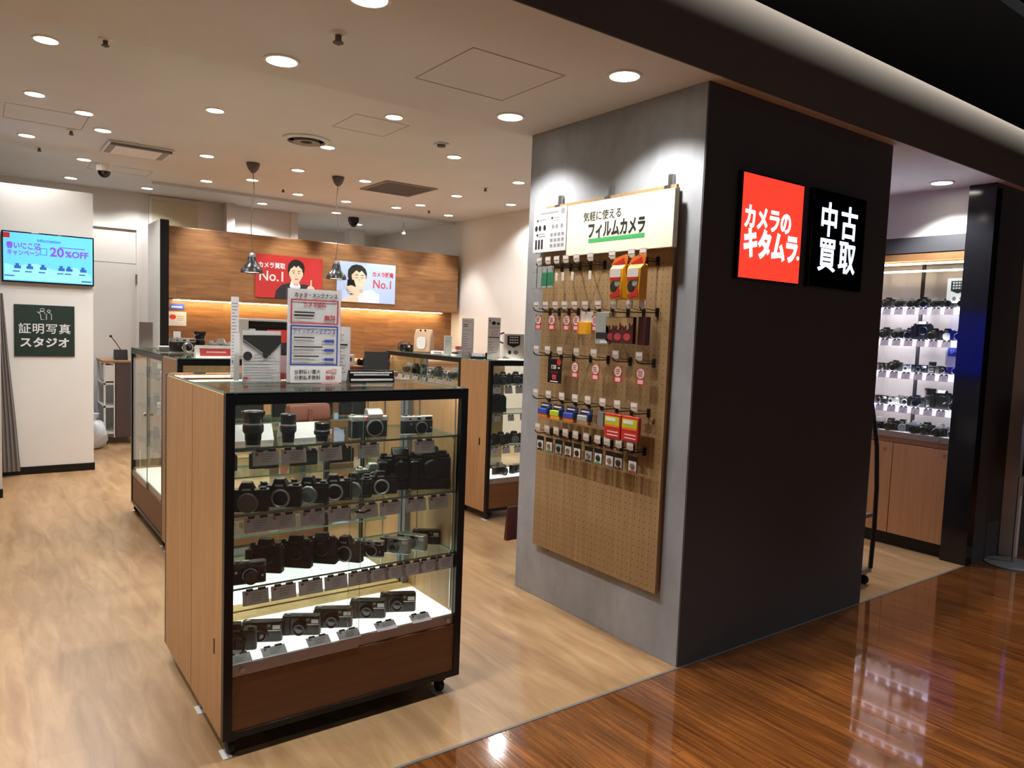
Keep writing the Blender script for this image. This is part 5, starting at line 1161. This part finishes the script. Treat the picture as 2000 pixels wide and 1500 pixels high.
# unseen screen added behind the concrete pillar to cast the blue glow
o = thing('added_blue_screen', 'unseen screen added for its blue glow on the far side of the concrete pillar', 'screen', (4.04, 2.55, 1.5), PI / 2)
obj('bezel', MB().box(-.36, .36, -.04, -.0, -.28, .28, 'blackgloss'), o, .004); obj('screen', MB().box(-.34, .34, -.042, -.04, -.26, .26, 'addedblue'), o)
# brochure rack on casters
o = thing('brochure_rack', 'dark curved-sided brochure rack on casters right of the concrete pillar', 'rack', (4.27, 2.24, 0))
curve = lambda x0, s_: [(x0, 0, .1), (x0 + .012 * s_, 0, .35), (x0 + .005 * s_, 0, .6), (x0 - .03 * s_, 0, .85), (x0 - .1 * s_, 0, 1.05), (x0 - .14 * s_, 0, 1.15)]
obj('side_tube', MB().tube(curve(.15, 1), .014, 'black', 8), o); obj('side_tube', MB().tube([(x, .42, z) for x, _, z in curve(.15, 1)], .014, 'black', 8), o)
obj('base_plate', MB().box(-.12, .15, -.01, .43, .075, .1, 'rail'), o, .003)
obj('shelf', MB().box(-.1, .13, .0, .42, .42, .44, 'rail'), o)
obj('brochure', MB().box(-.02, .11, .04, .38, .44, .72, 'silverpack').box(.11, .112, .06, .36, .5, .66, 'inkgrey'), o); obj('brochure', MB().box(-.06, .05, .04, .38, .72, .9, 'paper'), o)
obj('back_rod', MB().tube([(-.1, .21, .1), (-.1, .21, 1.1)], .01, 'black', 8), o)
for x, y in ((.12, .02), (.12, .4), (-.09, .02), (-.09, .4)): obj('caster', MB().lathe((x - .012, y, .028), [(0, 0), (.026, 0), (.028, .004), (.028, .02), (.026, .024), (0, .024)], 'rubber', 16, 'x').box(x - .008, x + .008, y - .012, y + .012, .05, .078, 'steel'), o)
# standing sign with round base at the right edge
o = thing('floor_sign_stand', 'chrome-pole sign stand with round base at the far right edge', 'sign stand', (5.72, 1.93, 0))
obj('base', MB().lathe((0, 0, 0), [(.17, 0), (.17, .008), (.15, .014), (.02, .018)], 'grey', 30), o); obj('pole', MB().cyl((0, 0, .016), .009, .68, 'steel', n=14), o)
obj('panel', MB().box(-.01, .34, -.012, .0, .62, 1.12, 'blackgloss'), o); obj('edge_trim', MB().box(-.022, -.01, -.016, .004, .61, 1.13, 'steel').box(-.01, .34, -.016, .004, .61, .62, 'steel').box(-.01, .34, -.016, .004, 1.12, 1.13, 'steel'), o, .001)
# small red object behind the pillar foot
o = thing('hanging_flag', 'small dark red cloth corner peeking out behind the pillar foot', 'cloth', (2.60, 3.40, 0), 0)
obj('cloth', MB().prof([(.0, .24), (.0, .44), (.01, .44), (.03, .24)], -.1, -.02, 'brownpack'), o); obj('stand_pole', MB().cyl((0, .02, 0), .01, .5, 'steel', n=10), o)
# ================================================================ lettering becomes plain mesh
bpy.context.view_layer.update()
dg = bpy.context.evaluated_depsgraph_get()
for o in [o for o in SC.objects if o.type == 'FONT']:
    me = bpy.data.meshes.new_from_object(o.evaluated_get(dg)); me.name = 'lettering'
    n = bpy.data.objects.new(o.name, me); COL.objects.link(n); n.parent = o.parent
    n.location = o.location; n.rotation_euler = o.rotation_euler; n.scale = o.scale
    bpy.data.objects.remove(o)
